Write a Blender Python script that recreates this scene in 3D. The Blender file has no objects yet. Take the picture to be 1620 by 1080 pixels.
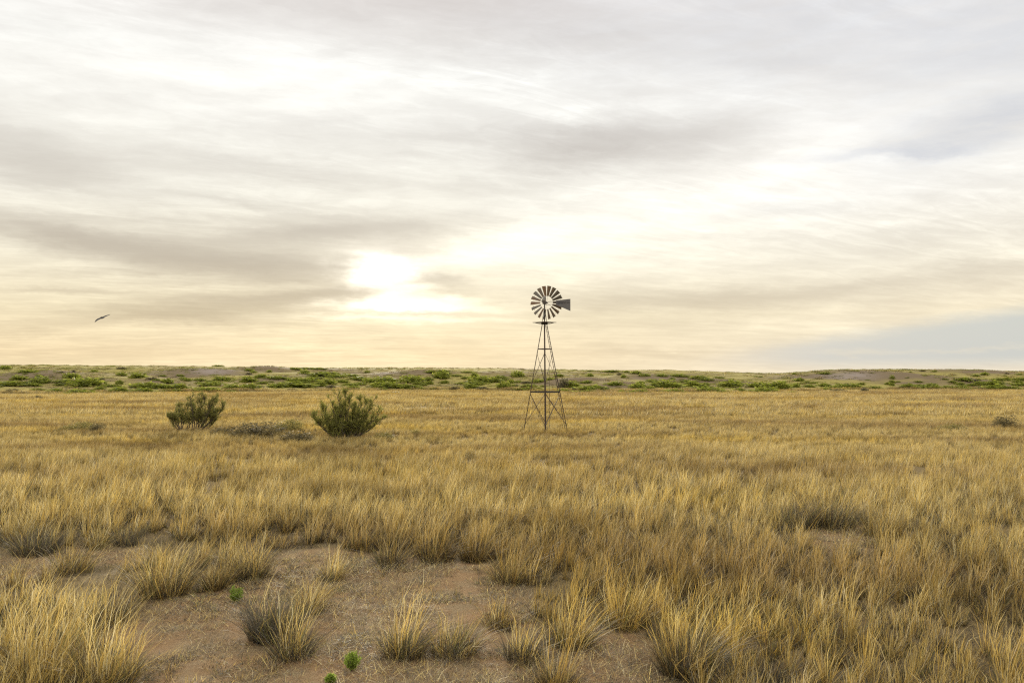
import bpy, math, random
import numpy as np
from mathutils import Vector, Matrix

S = bpy.context.scene
COL = S.collection
R = math.radians
rng = np.random.default_rng(11)
random.seed(5)

# ------------------------------------------------------------------ camera
EYE, FPX, PITCH = 3.65, 1260.0, math.atan(52 / 1260.0)
cam = bpy.data.objects.new("camera", bpy.data.cameras.new("camera"))
COL.objects.link(cam)
cam.location = (0, 0, EYE)
cam.rotation_euler = (math.pi / 2 + PITCH, 0, 0)
cam.data.sensor_width = 36.0
cam.data.lens = 36.0 * FPX / 1620
cam.data.clip_end = 30000
cam.data.clip_start = 0.1
S.camera = cam


def ray(px, py):
    a, b = (px - 810) / FPX, (540 - py) / FPX
    c, s = math.cos(PITCH), math.sin(PITCH)
    return np.array([a, c - b * s, s + b * c])


def project(x, y, z):
    c, s = math.cos(PITCH), math.sin(PITCH)
    dz = z - EYE
    f = y * c + dz * s
    v = -y * s + dz * c
    return 810 + FPX * x / f, 540 - FPX * v / f


# ------------------------------------------------------------------ terrain heights
def _hash(i, j, seed):
    n = (i.astype(np.int64) * 374761393 + j.astype(np.int64) * 668265263 + seed * 974711) & 0x7fffffff
    n = ((n ^ (n >> 13)) * 1274126177) & 0x7fffffff
    n = n ^ (n >> 16)
    return (n & 0xffff) / 65535.0


def vnoise(x, y, seed=0):
    x = np.asarray(x, float); y = np.asarray(y, float)
    i, j = np.floor(x), np.floor(y)
    fx, fy = x - i, y - j
    fx = fx * fx * (3 - 2 * fx); fy = fy * fy * (3 - 2 * fy)
    a = _hash(i, j, seed); b = _hash(i + 1, j, seed)
    c = _hash(i, j + 1, seed); d = _hash(i + 1, j + 1, seed)
    return (a + (b - a) * fx) * (1 - fy) + (c + (d - c) * fx) * fy


def fbm(x, y, seed=0, octs=4):
    t, amp, tot = 0, 1.0, 0
    for k in range(octs):
        t = t + amp * vnoise(np.asarray(x) * 2 ** k, np.asarray(y) * 2 ** k, seed + 17 * k)
        tot += amp; amp *= 0.5
    return t / tot


def sm(a, b, x):
    t = np.clip((x - a) / (b - a), 0, 1)
    return t * t * (3 - 2 * t)


def ground_z(x, y):
    near = (0.10 * (fbm(x / 1.7, y / 1.7, 3, 4) - 0.5) + .075 * (fbm(x / .38, y / .38, 4, 3) - .5)) * (1 - sm(25, 60, np.asarray(y)))
    return near + 0.22 * (fbm(x / 14.0, y / 14.0, 9, 2) - 0.5)


CREST_X = np.array([-300, 0, 60, 150, 240, 330, 390, 425, 480, 600, 700, 800, 860, 950, 1040, 1100, 1170, 1205, 1235, 1270, 1300, 1330, 1400, 1480, 1550, 1590, 1620, 1900])
CREST_Y = np.array([579, 577.2, 577, 578.6, 578.2, 579.4, 580.6, 579.4, 582.4, 581.8, 581.6, 582.4, 584.6, 585.8, 585, 586.8, 589.2, 590.6, 590.6, 588.6, 586, 584.6, 584, 584.6, 585.4, 587, 587.4, 588.0])
BASE_X = np.array([-300, 0, 300, 500, 700, 900, 1000, 1200, 1280, 1400, 1620, 1900])
BASE_Y = np.array([626, 625.5, 622.5, 620.5, 618.5, 620.5, 623.5, 622, 620, 617.5, 617.5, 617])
# (px, py, radius across m, radius along m, height m) of the bare mounds
MOUNDS = [(85, 597, 13, 9, 1.5), (320, 591, 13, 9, 1.3), (415, 584, 11, 8, 0.8), (170, 602, 8, 6, .6), (905, 606, 9, 7, 1.2), (1040, 598, 14, 8, 1.0),
          (1345, 597, 16, 10, 1.5), (1440, 601, 13, 9, 1.6), (1520, 588, 14, 8, 1.0), (1540, 607, 9, 6, 1.2), (1140, 605, 8, 6, .8),
          (660, 590, 12, 8, .8), (820, 593, 12, 8, .8), (520, 585, 14, 8, .7), (445, 603, 7, 5, .8), (250, 604, 8, 5, .8), (985, 610, 8, 5, .8)]
_mounds = []


def hill_z(x, y):
    x = np.asarray(x, float); y = np.asarray(y, float)
    px = 810 + FPX * x / np.maximum(y, 1)
    crest = np.interp(px, CREST_X, CREST_Y)
    base = np.interp(px, BASE_X, BASE_Y)
    d0 = EYE * FPX / (base - 592)
    d1 = 238.0 + 10 * (vnoise(px / 160.0, 0 * px, 5) - .5)
    zc = EYE + (592 - crest) / FPX * d1
    t = (y - d0) / (d1 - d0)
    tt = np.clip(t, 0, 1)
    up = 0.75 * tt + 0.25 * (3 * tt ** 2 - 2 * tt ** 3)
    down = 1 - sm(1.03, 2.2, t)
    env = np.clip(t * 4, 0, 1) * (1 - sm(.72, .98, t))
    z = zc * up * down
    z = z + env * (1.5 * (fbm(x / 26, y / 17, 21, 2) - .5) + 0.8 * (fbm(x / 9, y / 6, 31, 3) - .5))
    z = z + np.clip(t * 4, 0, 1) * 0.25 * (fbm(x / 4, y / 4, 41, 2) - .5)
    for (mx, my, ra, rb, h) in _mounds:
        z = z + h * np.exp(-((x - mx) / ra) ** 2 - ((y - my) / rb) ** 2) * (1 - .8 * sm(.75, 1.0, t))
    return np.where(t < 0, -0.6 + np.maximum(t, -.3) * 3, z - 0.6 * (1 - sm(0, .06, t)))


def land_z(x, y):
    return np.maximum(ground_z(x, y), hill_z(x, y))


_ys = np.concatenate([np.arange(6, 60, .02), np.arange(60, 420, .1)])


def at(px, py, surf=land_z):
    """the point of the land seen at a pixel of the photograph"""
    d = ray(px, py)
    x = d[0] / d[1] * _ys
    z = EYE + d[2] / d[1] * _ys
    hit = np.nonzero(surf(x, _ys) >= z)[0]
    if len(hit) == 0:
        k = int(np.argmax(surf(x, _ys) - z + (_ys < 200) * -99))
    else:
        k = hit[0]
    return float(x[k]), float(_ys[k]), float(surf(x[k:k + 1], _ys[k:k + 1])[0])


for (px, py, ra, rb, h) in MOUNDS:
    p = at(px, py)
    _mounds.append((p[0], p[1], ra, rb, h))
    _mounds_l = len(_mounds)


# ------------------------------------------------------------------ mesh helpers
def np_mesh(name, V, quads=None, tris=None, col=None, smooth=False):
    me = bpy.data.meshes.new(name)
    V = np.asarray(V, np.float32)
    me.vertices.add(len(V)); me.vertices.foreach_set("co", V.ravel())
    nq = 0 if quads is None else len(quads)
    nt = 0 if tris is None else len(tris)
    loops = np.concatenate([np.asarray(a, np.int32).ravel() for a in (quads, tris) if a is not None and len(a)])
    me.loops.add(len(loops)); me.loops.foreach_set("vertex_index", loops)
    me.polygons.add(nq + nt)
    starts = np.concatenate([np.arange(nq) * 4, nq * 4 + np.arange(nt) * 3]).astype(np.int32)
    me.polygons.foreach_set("loop_start", starts)
    me.update(calc_edges=True)
    if smooth:
        me.polygons.foreach_set("use_smooth", np.ones(nq + nt, bool))
    if col is not None:
        a = me.attributes.new("tint", 'FLOAT_COLOR', 'POINT')
        c = np.ones((len(V), 4), np.float32); c[:, :3] = col
        a.data.foreach_set("color", c.ravel())
    return me


def link(name, me, mat=None, parent=None):
    o = bpy.data.objects.new(name, me)
    if mat is not None and me is not None and not me.materials:
        me.materials.append(mat)
    COL.objects.link(o)
    if parent is not None:
        o.parent = parent
    return o


def tag(o, label=None, cat=None, group=None, kind=None):
    if label: o["label"] = label
    if cat: o["category"] = cat
    if group: o["group"] = group
    if kind: o["kind"] = kind
    return o


def empty(name, loc, rz=0):
    o = bpy.data.objects.new(name, None)
    o.empty_display_size = .3
    o.location = loc; o.rotation_euler = (0, 0, rz)
    COL.objects.link(o)
    return o


class MB:
    """collects bars, boxes and plates into one mesh"""
    def __init__(self):
        self.v, self.f = [], []

    def add(self, vs, fs):
        n = len(self.v)
        self.v += [tuple(p) for p in vs]
        self.f += [tuple(i + n for i in f) for f in fs]

    def bar(self, p, q, r, r2=None, n=6):
        p, q = Vector(p), Vector(q)
        d = (q - p).normalized()
        a = d.orthogonal().normalized(); b = d.cross(a)
        r2 = r if r2 is None else r2
        vs = [p + (a * math.cos(t) + b * math.sin(t)) * r for t in [2 * math.pi * k / n for k in range(n)]]
        vs += [q + (a * math.cos(t) + b * math.sin(t)) * r2 for t in [2 * math.pi * k / n for k in range(n)]]
        fs = [(k, (k + 1) % n, n + (k + 1) % n, n + k) for k in range(n)]
        fs += [tuple(range(n))[::-1], tuple(range(n, 2 * n))]
        self.add(vs, fs)

    def path(self, pts, rs, n=5):
        pts = [Vector(p) for p in pts]
        rings = []
        for i, p in enumerate(pts):
            d = (pts[min(i + 1, len(pts) - 1)] - pts[max(i - 1, 0)]).normalized()
            a = d.cross(Vector((.31, .95, .05))).normalized(); b = d.cross(a)
            rings.append([p + (a * math.cos(2 * math.pi * k / n) + b * math.sin(2 * math.pi * k / n)) * rs[i] for k in range(n)])
        vs = [v for r in rings for v in r]
        fs = [(i * n + k, i * n + (k + 1) % n, (i + 1) * n + (k + 1) % n, (i + 1) * n + k) for i in range(len(pts) - 1) for k in range(n)]
        fs.append(tuple(range((len(pts) - 1) * n, len(pts) * n)))
        self.add(vs, fs)

    def box(self, c, size, M=None):
        c = Vector(c)
        vs = [Vector((sx * size[0] / 2, sy * size[1] / 2, sz * size[2] / 2)) for sx in (-1, 1) for sy in (-1, 1) for sz in (-1, 1)]
        if M is not None: vs = [M @ v for v in vs]
        self.add([c + v for v in vs], [(0, 1, 3, 2), (4, 6, 7, 5), (0, 4, 5, 1), (2, 3, 7, 6), (0, 2, 6, 4), (1, 5, 7, 3)])

    def angle_iron(self, p, q, outd, w=.055, t=.006):
        """an L-section member from p to q; outd points away from the tower's axis"""
        p, q = Vector(p), Vector(q)
        d = (q - p).normalized()
        o = (Vector(outd) - d * Vector(outd).dot(d)).normalized()
        s = d.cross(o)
        f1 = (-o + s).normalized(); f2 = (-o - s).normalized()
        for f, g in ((f1, f2), (f2, f1)):
            sec = [Vector((0, 0, 0)), f * w, f * w + g * t, g * t]
            vs = [p + k for k in sec] + [q + k for k in sec]
            self.add(vs, [(0, 1, 5, 4), (1, 2, 6, 5), (2, 3, 7, 6), (3, 0, 4, 7), (3, 2, 1, 0), (4, 5, 6, 7)])

    def plate(self, poly, thick):
        """extruded polygon given as points, along its own normal"""
        poly = [Vector(p) for p in poly]
        nrm = (poly[1] - poly[0]).cross(poly[2] - poly[0]).normalized() * thick / 2
        n = len(poly)
        vs = [p + nrm for p in poly] + [p - nrm for p in poly]
        fs = [tuple(range(n)), tuple(range(2 * n - 1, n - 1, -1))] + [(k, n + k, n + (k + 1) % n, (k + 1) % n) for k in range(n)]
        self.add(vs, fs)

    def build(self, name, mat, parent=None, smooth=False):
        me = bpy.data.meshes.new(name)
        me.from_pydata(self.v, [], self.f)
        me.update()
        if smooth: me.polygons.foreach_set("use_smooth", [True] * len(me.polygons))
        return link(name, me, mat, parent)


# ------------------------------------------------------------------ materials
def new_mat(name):
    m = bpy.data.materials.new(name); m.use_nodes = True
    nt = m.node_tree; nt.nodes.clear()
    return m, nt


def N(nt, t, **kw):
    n = nt.nodes.new(t)
    for k, v in kw.items():
        if k.startswith("i_"):
            key = k[2:]
            n.inputs[int(key) if key.isdigit() else key].default_value = v
        else:
            setattr(n, k, v)
    return n


def lk(nt, a, b): nt.links.new(a, b)


def mixrgb(nt, fac, a, b, mode='MIX'):
    n = N(nt, 'ShaderNodeMix', data_type='RGBA', blend_type=mode)
    for sock, v in ((n.inputs[0], fac), (n.inputs[6], a), (n.inputs[7], b)):
        if hasattr(v, 'is_output'): lk(nt, v, sock)
        elif isinstance(v, (tuple, list)): sock.default_value = (*v[:3], 1)
        else: sock.default_value = v
    return n.outputs[2]


def math_(nt, op, a, b=None, c=None, clamp=False):
    n = N(nt, 'ShaderNodeMath', operation=op, use_clamp=clamp)
    for i, v in enumerate((a, b, c)):
        if v is None: continue
        if hasattr(v, 'is_output'): lk(nt, v, n.inputs[i])
        else: n.inputs[i].default_value = v
    return n.outputs[0]


def noise(nt, vec, scale, detail=4, rough=.55, dist=0.0):
    n = N(nt, 'ShaderNodeTexNoise')
    n.inputs['Scale'].default_value = scale; n.inputs['Detail'].default_value = detail
    n.inputs['Roughness'].default_value = rough; n.inputs['Distortion'].default_value = dist
    if vec is not None: lk(nt, vec, n.inputs['Vector'])
    return n.outputs['Fac']


def ramp(nt, fac, stops):
    n = N(nt, 'ShaderNodeValToRGB')
    e = n.color_ramp.elements
    while len(e) < len(stops): e.new(.5)
    for k, (p, c) in enumerate(stops):
        e[k].position = p; e[k].color = (*c, 1) if isinstance(c, (tuple, list)) else (c, c, c, 1)
    lk(nt, fac, n.inputs[0])
    return n.outputs[0]


def mapping(nt, vec, scale):
    n = N(nt, 'ShaderNodeMapping'); n.inputs['Scale'].default_value = scale
    lk(nt, vec, n.inputs['Vector'])
    return n.outputs[0]


def leafy(name, trans=.4, vary=None, sat=1.0):
    """thin leaf or blade: own tint per blade, some light passing through; kinds of growth change over the field"""
    m, nt = new_mat(name)
    a = N(nt, 'ShaderNodeAttribute', attribute_name="tint")
    c = a.outputs['Color']
    if vary:
        g = N(nt, 'ShaderNodeNewGeometry')
        for (scale, sc3, lo, hi, colr) in vary:
            f = noise(nt, mapping(nt, g.outputs['Position'], sc3), scale, 3, .6)
            f = ramp(nt, f, [(lo, 0.0), (hi, 1.0)])
            c = mixrgb(nt, f, c, mixrgb(nt, 1.0, c, colr, 'MULTIPLY'))
    d = N(nt, 'ShaderNodeBsdfPrincipled'); d.inputs['Roughness'].default_value = .6
    d.inputs['Specular IOR Level'].default_value = .25
    lk(nt, c, d.inputs['Base Color'])
    t = N(nt, 'ShaderNodeBsdfTranslucent'); lk(nt, c, t.inputs['Color'])
    mx = N(nt, 'ShaderNodeMixShader'); mx.inputs[0].default_value = trans
    lk(nt, d.outputs[0], mx.inputs[1]); lk(nt, t.outputs[0], mx.inputs[2])
    o = N(nt, 'ShaderNodeOutputMaterial'); lk(nt, mx.outputs[0], o.inputs['Surface'])
    return m


M_GRASS = leafy("dry_grass", .45, [(1.0, (.035, .10, .1), .47, .60, (.64, .58, .54)), (1.0, (.30, .42, .3), .48, .62, (.70, .67, .58)), (1.0, (.06, .13, .1), .52, .64, (1.08, 1.02, .70))])
M_LEAF = leafy("shrub_leaf", .45)
M_LITTER = leafy("litter", .15)


def ground_mat():
    m, nt = new_mat("ground")
    g = N(nt, 'ShaderNodeNewGeometry'); P = g.outputs['Position']
    soil = mixrgb(nt, ramp(nt, noise(nt, P, .7, 5), [(.3, 0.0), (.7, 1.0)]), (.335, .202, .094), (.385, .265, .135))
    soil = mixrgb(nt, ramp(nt, noise(nt, P, 9, 5), [(.45, 0.0), (.75, .55)]), soil, (.24, .145, .082))
    straw = mixrgb(nt, ramp(nt, noise(nt, P, 45, 6, .75), [(.4, 0.0), (.6, 1.0)]), (.21, .165, .10), (.44, .345, .19))
    f = ramp(nt, noise(nt, P, 1.6, 7, .72), [(.45, 0.0), (.60, .62)])
    near = mixrgb(nt, f, soil, straw)
    # away from the bare patch the soil is covered with old straw
    far = mixrgb(nt, ramp(nt, noise(nt, P, .25, 4), [(.35, 0.0), (.65, 1.0)]), (.17, .13, .07), (.24, .175, .08))
    at_ = N(nt, 'ShaderNodeAttribute', attribute_name="tint")      # where the soil lies bare of growth
    c = mixrgb(nt, at_.outputs['Fac'], far, near)
    b = N(nt, 'ShaderNodeBsdfPrincipled'); b.inputs['Roughness'].default_value = .95; b.inputs['Specular IOR Level'].default_value = .1
    lk(nt, c, b.inputs['Base Color'])
    h1 = noise(nt, P, 16, 7, .65)
    h2 = noise(nt, P, 60, 4, .6)
    hh = math_(nt, 'MULTIPLY_ADD', h2, .35, h1)
    bp = N(nt, 'ShaderNodeBump'); bp.inputs['Distance'].default_value = .09; bp.inputs['Strength'].default_value = 1.0
    lk(nt, hh, bp.inputs['Height']); lk(nt, bp.outputs[0], b.inputs['Normal'])
    o = N(nt, 'ShaderNodeOutputMaterial'); lk(nt, b.outputs[0], o.inputs['Surface'])
    return m


def hill_mat():
    m, nt = new_mat("hill_sand")
    g = N(nt, 'ShaderNodeNewGeometry'); P = g.outputs['Position']
    a = N(nt, 'ShaderNodeAttribute', attribute_name="tint").outputs['Color']     # r = bare sand, g = pale blowout
    s = N(nt, 'ShaderNodeSeparateColor'); lk(nt, a, s.inputs[0])
    n1 = noise(nt, mapping(nt, P, (.05, .11, .3)), 1.0, 5, .6)
    n2 = noise(nt, mapping(nt, P, (.5, .9, 1)), 1.0, 5, .65)
    sand = mixrgb(nt, n2, (.195, .145, .078), (.128, .096, .056))
    straw = mixrgb(nt, n2, (.34, .285, .08), (.23, .20, .058))
    f = math_(nt, 'ADD', math_(nt, 'MULTIPLY', n1, 1.1), s.outputs[0])
    f = ramp(nt, f, [(.50, 0.0), (.78, 1.0)])
    c = mixrgb(nt, f, straw, sand)
    c = mixrgb(nt, s.outputs[1], c, (.27, .225, .19))
    n3 = noise(nt, mapping(nt, P, (1.3, 1.3, 1.3)), 1.0, 4, .7)
    c = mixrgb(nt, ramp(nt, n3, [(.58, 0.0), (.68, .6)]), c, (.13, .11, .06))
    b = N(nt, 'ShaderNodeBsdfPrincipled'); b.inputs['Roughness'].default_value = .95; b.inputs['Specular IOR Level'].default_value = .1
    lk(nt, c, b.inputs['Base Color'])
    bp = N(nt, 'ShaderNodeBump'); bp.inputs['Distance'].default_value = .5; bp.inputs['Strength'].default_value = .8
    lk(nt, n2, bp.inputs['Height']); lk(nt, bp.outputs[0], b.inputs['Normal'])
    o = N(nt, 'ShaderNodeOutputMaterial'); lk(nt, b.outputs[0], o.inputs['Surface'])
    return m


def metal_mat(name, base, rust, amount, scale=6, rough=.55, metallic=.6, spots=None):
    m, nt = new_mat(name)
    t = N(nt, 'ShaderNodeTexCoord'); P = t.outputs['Object']
    oi = N(nt, 'ShaderNodeObjectInfo')
    f = math_(nt, 'ADD', noise(nt, P, scale, 6, .65), math_(nt, 'MULTIPLY', math_(nt, 'SUBTRACT', oi.outputs['Random'], .5), .35))
    f = ramp(nt, f, [(.62 - amount * .4, 0.0), (.78 - amount * .4, 1.0)])
    c = mixrgb(nt, f, base, rust)
    if spots:
        f2 = ramp(nt, noise(nt, P, spots[0], 3, .5), [(spots[1], 0.0), (spots[1] + .04, 1.0)])
        c = mixrgb(nt, f2, c, spots[2])
    b = N(nt, 'ShaderNodeBsdfPrincipled'); lk(nt, c, b.inputs['Base Color'])
    b.inputs['Roughness'].default_value = rough
    lk(nt, math_(nt, 'MULTIPLY', math_(nt, 'SUBTRACT', 1.0, f), metallic), b.inputs['Metallic'])
    o = N(nt, 'ShaderNodeOutputMaterial'); lk(nt, b.outputs[0], o.inputs['Surface'])
    return m


def plain(name, c, rough=.8):
    m, nt = new_mat(name)
    t = N(nt, 'ShaderNodeTexCoord')
    f = noise(nt, t.outputs['Object'], 12, 4)
    b = N(nt, 'ShaderNodeBsdfPrincipled'); b.inputs['Roughness'].default_value = rough
    lk(nt, mixrgb(nt, f, tuple(v * .75 for v in c), tuple(v * 1.25 for v in c)), b.inputs['Base Color'])
    o = N(nt, 'ShaderNodeOutputMaterial'); lk(nt, b.outputs[0], o.inputs['Surface'])
    return m


M_BARK = plain("bark", (.10, .075, .055), .9)
M_STEEL = metal_mat("old_steel", (.03, .026, .021), (.05, .027, .016), .45, 3, .7, .4)
M_BLADE = metal_mat("galvanised_blade", (.115, .10, .075), (.13, .065, .022), .3, 4, .55, .25)
M_VANE = metal_mat("vane_sheet", (.105, .10, .10), (.055, .045, .042), .3, 5, .6, .2, (22, .68, (.36, .33, .33)))
M_HUB = metal_mat("gearbox_iron", (.07, .06, .045), (.10, .055, .03), .4, 5, .6, .4)
M_HOOD = metal_mat("hood_sheet", (.22, .22, .20), (.16, .10, .06), .2, 5, .55, .3)
M_WOOD = plain("weathered_wood", (.10, .075, .055), .9)
M_FEATHER = plain("dark_feather", (.008, .0065, .006), .8)
M_PAINT = plain("faded_dark_paint", (.05, .05, .055), .8)

# ------------------------------------------------------------------ ground and hills
def grid_mesh(name, X, Y, Z, col=None):
    r, c = X.shape
    V = np.stack([X, Y, Z], -1).reshape(-1, 3)
    i = np.arange(r * c).reshape(r, c)
    q = np.stack([i[:-1, :-1], i[:-1, 1:], i[1:, 1:], i[1:, :-1]], -1).reshape(-1, 4)
    return np_mesh(name, V, q, None, col, True)


ys = np.concatenate([np.linspace(-40, 3, 20), np.linspace(3.5, 26, 230), np.linspace(26.6, 150, 130), np.geomspace(155, 9000, 50)])
us = np.linspace(-1, 1, 320)
Yg = np.repeat(ys[:, None], len(us), 1)
Xg = us[None, :] * (14 + 1.05 * np.abs(Yg) + np.maximum(Yg - 300, 0) * 1.5)
Zg = ground_z(Xg, Yg)
gr = link("ground", grid_mesh("ground", Xg, Yg, Zg), ground_mat())
tag(gr, kind="structure")

az = np.linspace(-.86, .86, 700)
yy = np.linspace(120, 420, 300)
Yh = np.repeat(yy[:, None], len(az), 1)
Xh = az[None, :] * Yh
Zh = hill_z(Xh, Yh)
bare = np.zeros_like(Zh)
for (mx, my, ra, rb, h) in _mounds:
    bare = np.maximum(bare, np.exp(-((Xh - mx) / (ra * .9)) ** 2 - ((Yh - my + rb * .5) / rb) ** 2) * min(h, 1.2))
pale = np.zeros_like(Zh)
for (px, py, ra, rb) in [(1330, 596, 4.5, 4), (1352, 593, 5, 3), (605, 590, 4, 3), (500, 594, 5, 3), (335, 587, 5, 3)]:
    p = at(px, py)
    pale = np.maximum(pale, np.exp(-((Xh - p[0]) / ra) ** 2 - ((Yh - p[1]) / rb) ** 2))
hc = np.stack([bare * .30, pale * .8, 0 * pale], -1).reshape(-1, 3)
hl = link("hills", grid_mesh("hills", Xh, Yh, Zh, hc), hill_mat())
tag(hl, kind="structure")

# ------------------------------------------------------------------ grass blades
GOLD, STRAW, PALE = (.71, .50, .135), (.79, .62, .24), (.84, .73, .42)
BROWN, GREY, OLIVE = (.28, .20, .10), (.155, .14, .105), (.26, .245, .08)
PAL = np.array([GOLD, STRAW, PALE, BROWN, GREY, OLIVE])
WIND = np.array([.16, .03])


def blades(base, z0, h, azim, lean, droop, w, col, segs=3, kink=None):
    """(n, 2*segs+1, 3) vertices of tapering ribbons and their colours"""
    n = len(h)
    d = np.stack([np.cos(azim), np.sin(azim)], -1)
    face = azim + math.pi / 2 + rng.uniform(-.9, .9, n)
    wv = np.stack([np.cos(face), np.sin(face)], -1)
    out = np.zeros((n, 2 * segs + 1, 3))
    for k in range(segs + 1):
        t = k / segs
        hor = base + d * (h * (lean * t + droop * t ** 2.2))[:, None] + WIND[None, :] * (h * t ** 1.8 * rng.uniform(-.1, 2.1, n))[:, None]
        z = z0 + h * (t * (1 - .12 * lean) - droop * .55 * t ** 2.6)
        half = w * (1 - .72 * t)
        if k == segs:
            out[:, 2 * k, :2] = hor; out[:, 2 * k, 2] = z
        else:
            out[:, 2 * k, :2] = hor - wv * half[:, None] / 2
            out[:, 2 * k + 1, :2] = hor + wv * half[:, None] / 2
            out[:, 2 * k, 2] = z; out[:, 2 * k + 1, 2] = z
    c = np.repeat(col[:, None, :], 2 * segs + 1, 1)
    return out, c


def blade_mesh(name, parts, segs=3):
    V = np.concatenate([p[0] for p in parts]); C = np.concatenate([p[1] for p in parts])
    n, m = V.shape[:2]
    off = (np.arange(n) * m)[:, None]
    q = []
    for k in range(segs - 1):
        q.append(off + np.array([[2 * k, 2 * k + 1, 2 * k + 3, 2 * k + 2]]))
    q = np.concatenate(q) if q else None
    t = off + np.array([[2 * segs - 2, 2 * segs - 1, 2 * segs]])
    return np_mesh(name, V.reshape(-1, 3), q, t, C.reshape(-1, 3))


def pick(n, probs):
    idx = rng.choice(6, n, p=np.array(probs) / sum(probs))
    c = PAL[idx] * rng.uniform(.55, 1.12, (n, 1))
    return c


def leaves_of(n, r, h, w=.009, grey=.3, segs=3, splay=.55):
    rad = r * np.sqrt(rng.random(n)); a = rng.uniform(0, 2 * math.pi, n)
    base = np.stack([np.cos(a), np.sin(a)], -1) * rad[:, None]
    az = a + rng.normal(0, .7, n)
    hh = h * rng.uniform(.45, 1.15, n)
    lean = splay * (rad / r) * rng.uniform(.5, 1.3, n) + rng.uniform(0, .15, n)
    droop = rng.uniform(.05, .55, n) * (.4 + .6 * rad / r)
    is_grey = rng.random(n) < grey
    col = pick(n, (2.9, 1.9, .6, 3.6, 1.4, 2.0)) * .96
    col[is_grey] = pick(is_grey.sum(), (0.05, .1, .1, 1.4, 5, 1.0)) * .80
    hh[is_grey] *= .72
    return blades(base, np.full(n, -.02), hh, az, lean, droop, w * rng.uniform(.7, 1.4, n), col, segs)


def stalks_of(n, r, h, w=.0088, segs=3, lean0=.22):
    rad = r * np.sqrt(rng.random(n)); a = rng.uniform(0, 2 * math.pi, n)
    base = np.stack([np.cos(a), np.sin(a)], -1) * rad[:, None]
    hh = h * rng.uniform(.65, 1.15, n)
    lean = lean0 * rng.uniform(0, 1.3, n); droop = rng.uniform(0, .25, n)
    return blades(base, np.full(n, 0.0), hh, a + rng.normal(0, .8, n), lean, droop, w * rng.uniform(.7, 1.3, n), pick(n, (5, 5, 2.5, .7, .2, .2)), segs)


def place(part, x, y, z, rz, s, sz=None, tint=1.0):
    V, C = part
    c, sn = math.cos(rz), math.sin(rz)
    o = np.empty_like(V)
    o[..., 0] = (V[..., 0] * c - V[..., 1] * sn) * s + x
    o[..., 1] = (V[..., 0] * sn + V[..., 1] * c) * s + y
    o[..., 2] = V[..., 2] * (s if sz is None else sz) + z
    return o, C * tint


# bare soil patches, outlined in the photograph and laid on the ground
BARE = [[(205, 1400), (215, 1110), (205, 1010), (235, 950), (222, 938), (306, 940), (345, 932), (405, 915), (430, 872), (560, 868), (598, 893), (655, 884), (772, 886), (782, 922), (838, 930), (850, 960), (845, 992),
         (925, 985), (1035, 1000), (1040, 1050), (1065, 1110), (1100, 1400)],
        [(-20, 882), (60, 874), (120, 868), (160, 866), (225, 862), (218, 890), (120, 900), (80, 918), (-20, 922)],
        [(1282, 834), (1330, 826), (1380, 834), (1384, 858), (1366, 876), (1296, 878)],
        [(150, 1000), (215, 965), (235, 1010), (215, 1080), (180, 1050)]]


def in_poly(px, py, poly):
    ins = np.zeros(len(px), bool)
    n = len(poly)
    for i in range(n):
        x1, y1 = poly[i]; x2, y2 = poly[(i + 1) % n]
        cond = (y1 > py) != (y2 > py)
        xi = (x2 - x1) * (py - y1) / ((y2 - y1) + 1e-9) + x1
        ins ^= cond & (px < xi)
    return ins


def bare_mask(x, y):
    px, py = project(x, y, ground_z(x, y))
    px = px + 16 * (vnoise(x * 2.1, y * 2.1, 77) - .5); py = py + 12 * (vnoise(x * 2.3, y * 2.3, 78) - .5)
    b = np.zeros(len(x), bool)
    for poly in BARE: b |= in_poly(px, py, poly)
    return b


_b = bare_mask(Xg.ravel(), np.maximum(Yg.ravel(), 2.0)).astype(float) * (Yg.ravel() > 6) * (Yg.ravel() < 24)
_b = _b.reshape(Xg.shape)
for _ in range(2):
    _b[1:-1, 1:-1] = (_b[1:-1, 1:-1] * 2 + _b[:-2, 1:-1] + _b[2:, 1:-1] + _b[1:-1, :-2] + _b[1:-1, 2:]) / 6
_a = gr.data.attributes.new("tint", 'FLOAT_COLOR', 'POINT')
_c = np.ones((_b.size, 4), np.float32); _c[:, :3] = _b.reshape(-1, 1)
_a.data.foreach_set("color", _c.ravel())

# --- near field, single clumps
protos = []
for k in range(24):
    protos.append([leaves_of(int(rng.integers(50, 72)), rng.uniform(.06, .13), rng.uniform(.28, .42), grey=rng.uniform(.3, .75), splay=rng.uniform(.35, .7)),
                   stalks_of(int(rng.integers(18, 36)), rng.uniform(.04, .10), rng.uniform(.40, .72), lean0=rng.uniform(.08, .3))])
dark_protos = [[leaves_of(int(rng.integers(80, 120)), rng.uniform(.10, .17), rng.uniform(.26, .38), grey=.92, splay=rng.uniform(.5, .9)),
                stalks_of(int(rng.integers(5, 12)), rng.uniform(.06, .12), rng.uniform(.40, .60), lean0=.3)] for _ in range(8)]
parts = []
sp = .31
gy, gx = np.meshgrid(np.arange(6.5, 24.5, sp), np.arange(-20, 20, sp), indexing='ij')
gx = (gx + rng.uniform(-.5, .5, gx.shape) * sp * 1.2).ravel(); gy = (gy + rng.uniform(-.5, .5, gy.shape) * sp * 1.2).ravel()
keep = (np.abs(gx) < .70 * gy + 1.3) & ~bare_mask(gx, gy)
gx, gy = gx[keep], gy[keep]
edge = np.zeros(len(gx), bool)
for ox, oy in ((.55, 0), (-.55, 0), (0, .6), (0, -.6), (.2, -1.1), (-.2, 1.1)): edge |= bare_mask(gx + ox, gy + oy)
lone = (project(gx, gy, 0 * gx)[0] < 560) & (gy > 13.2) & (gy < 19.5)
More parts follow.
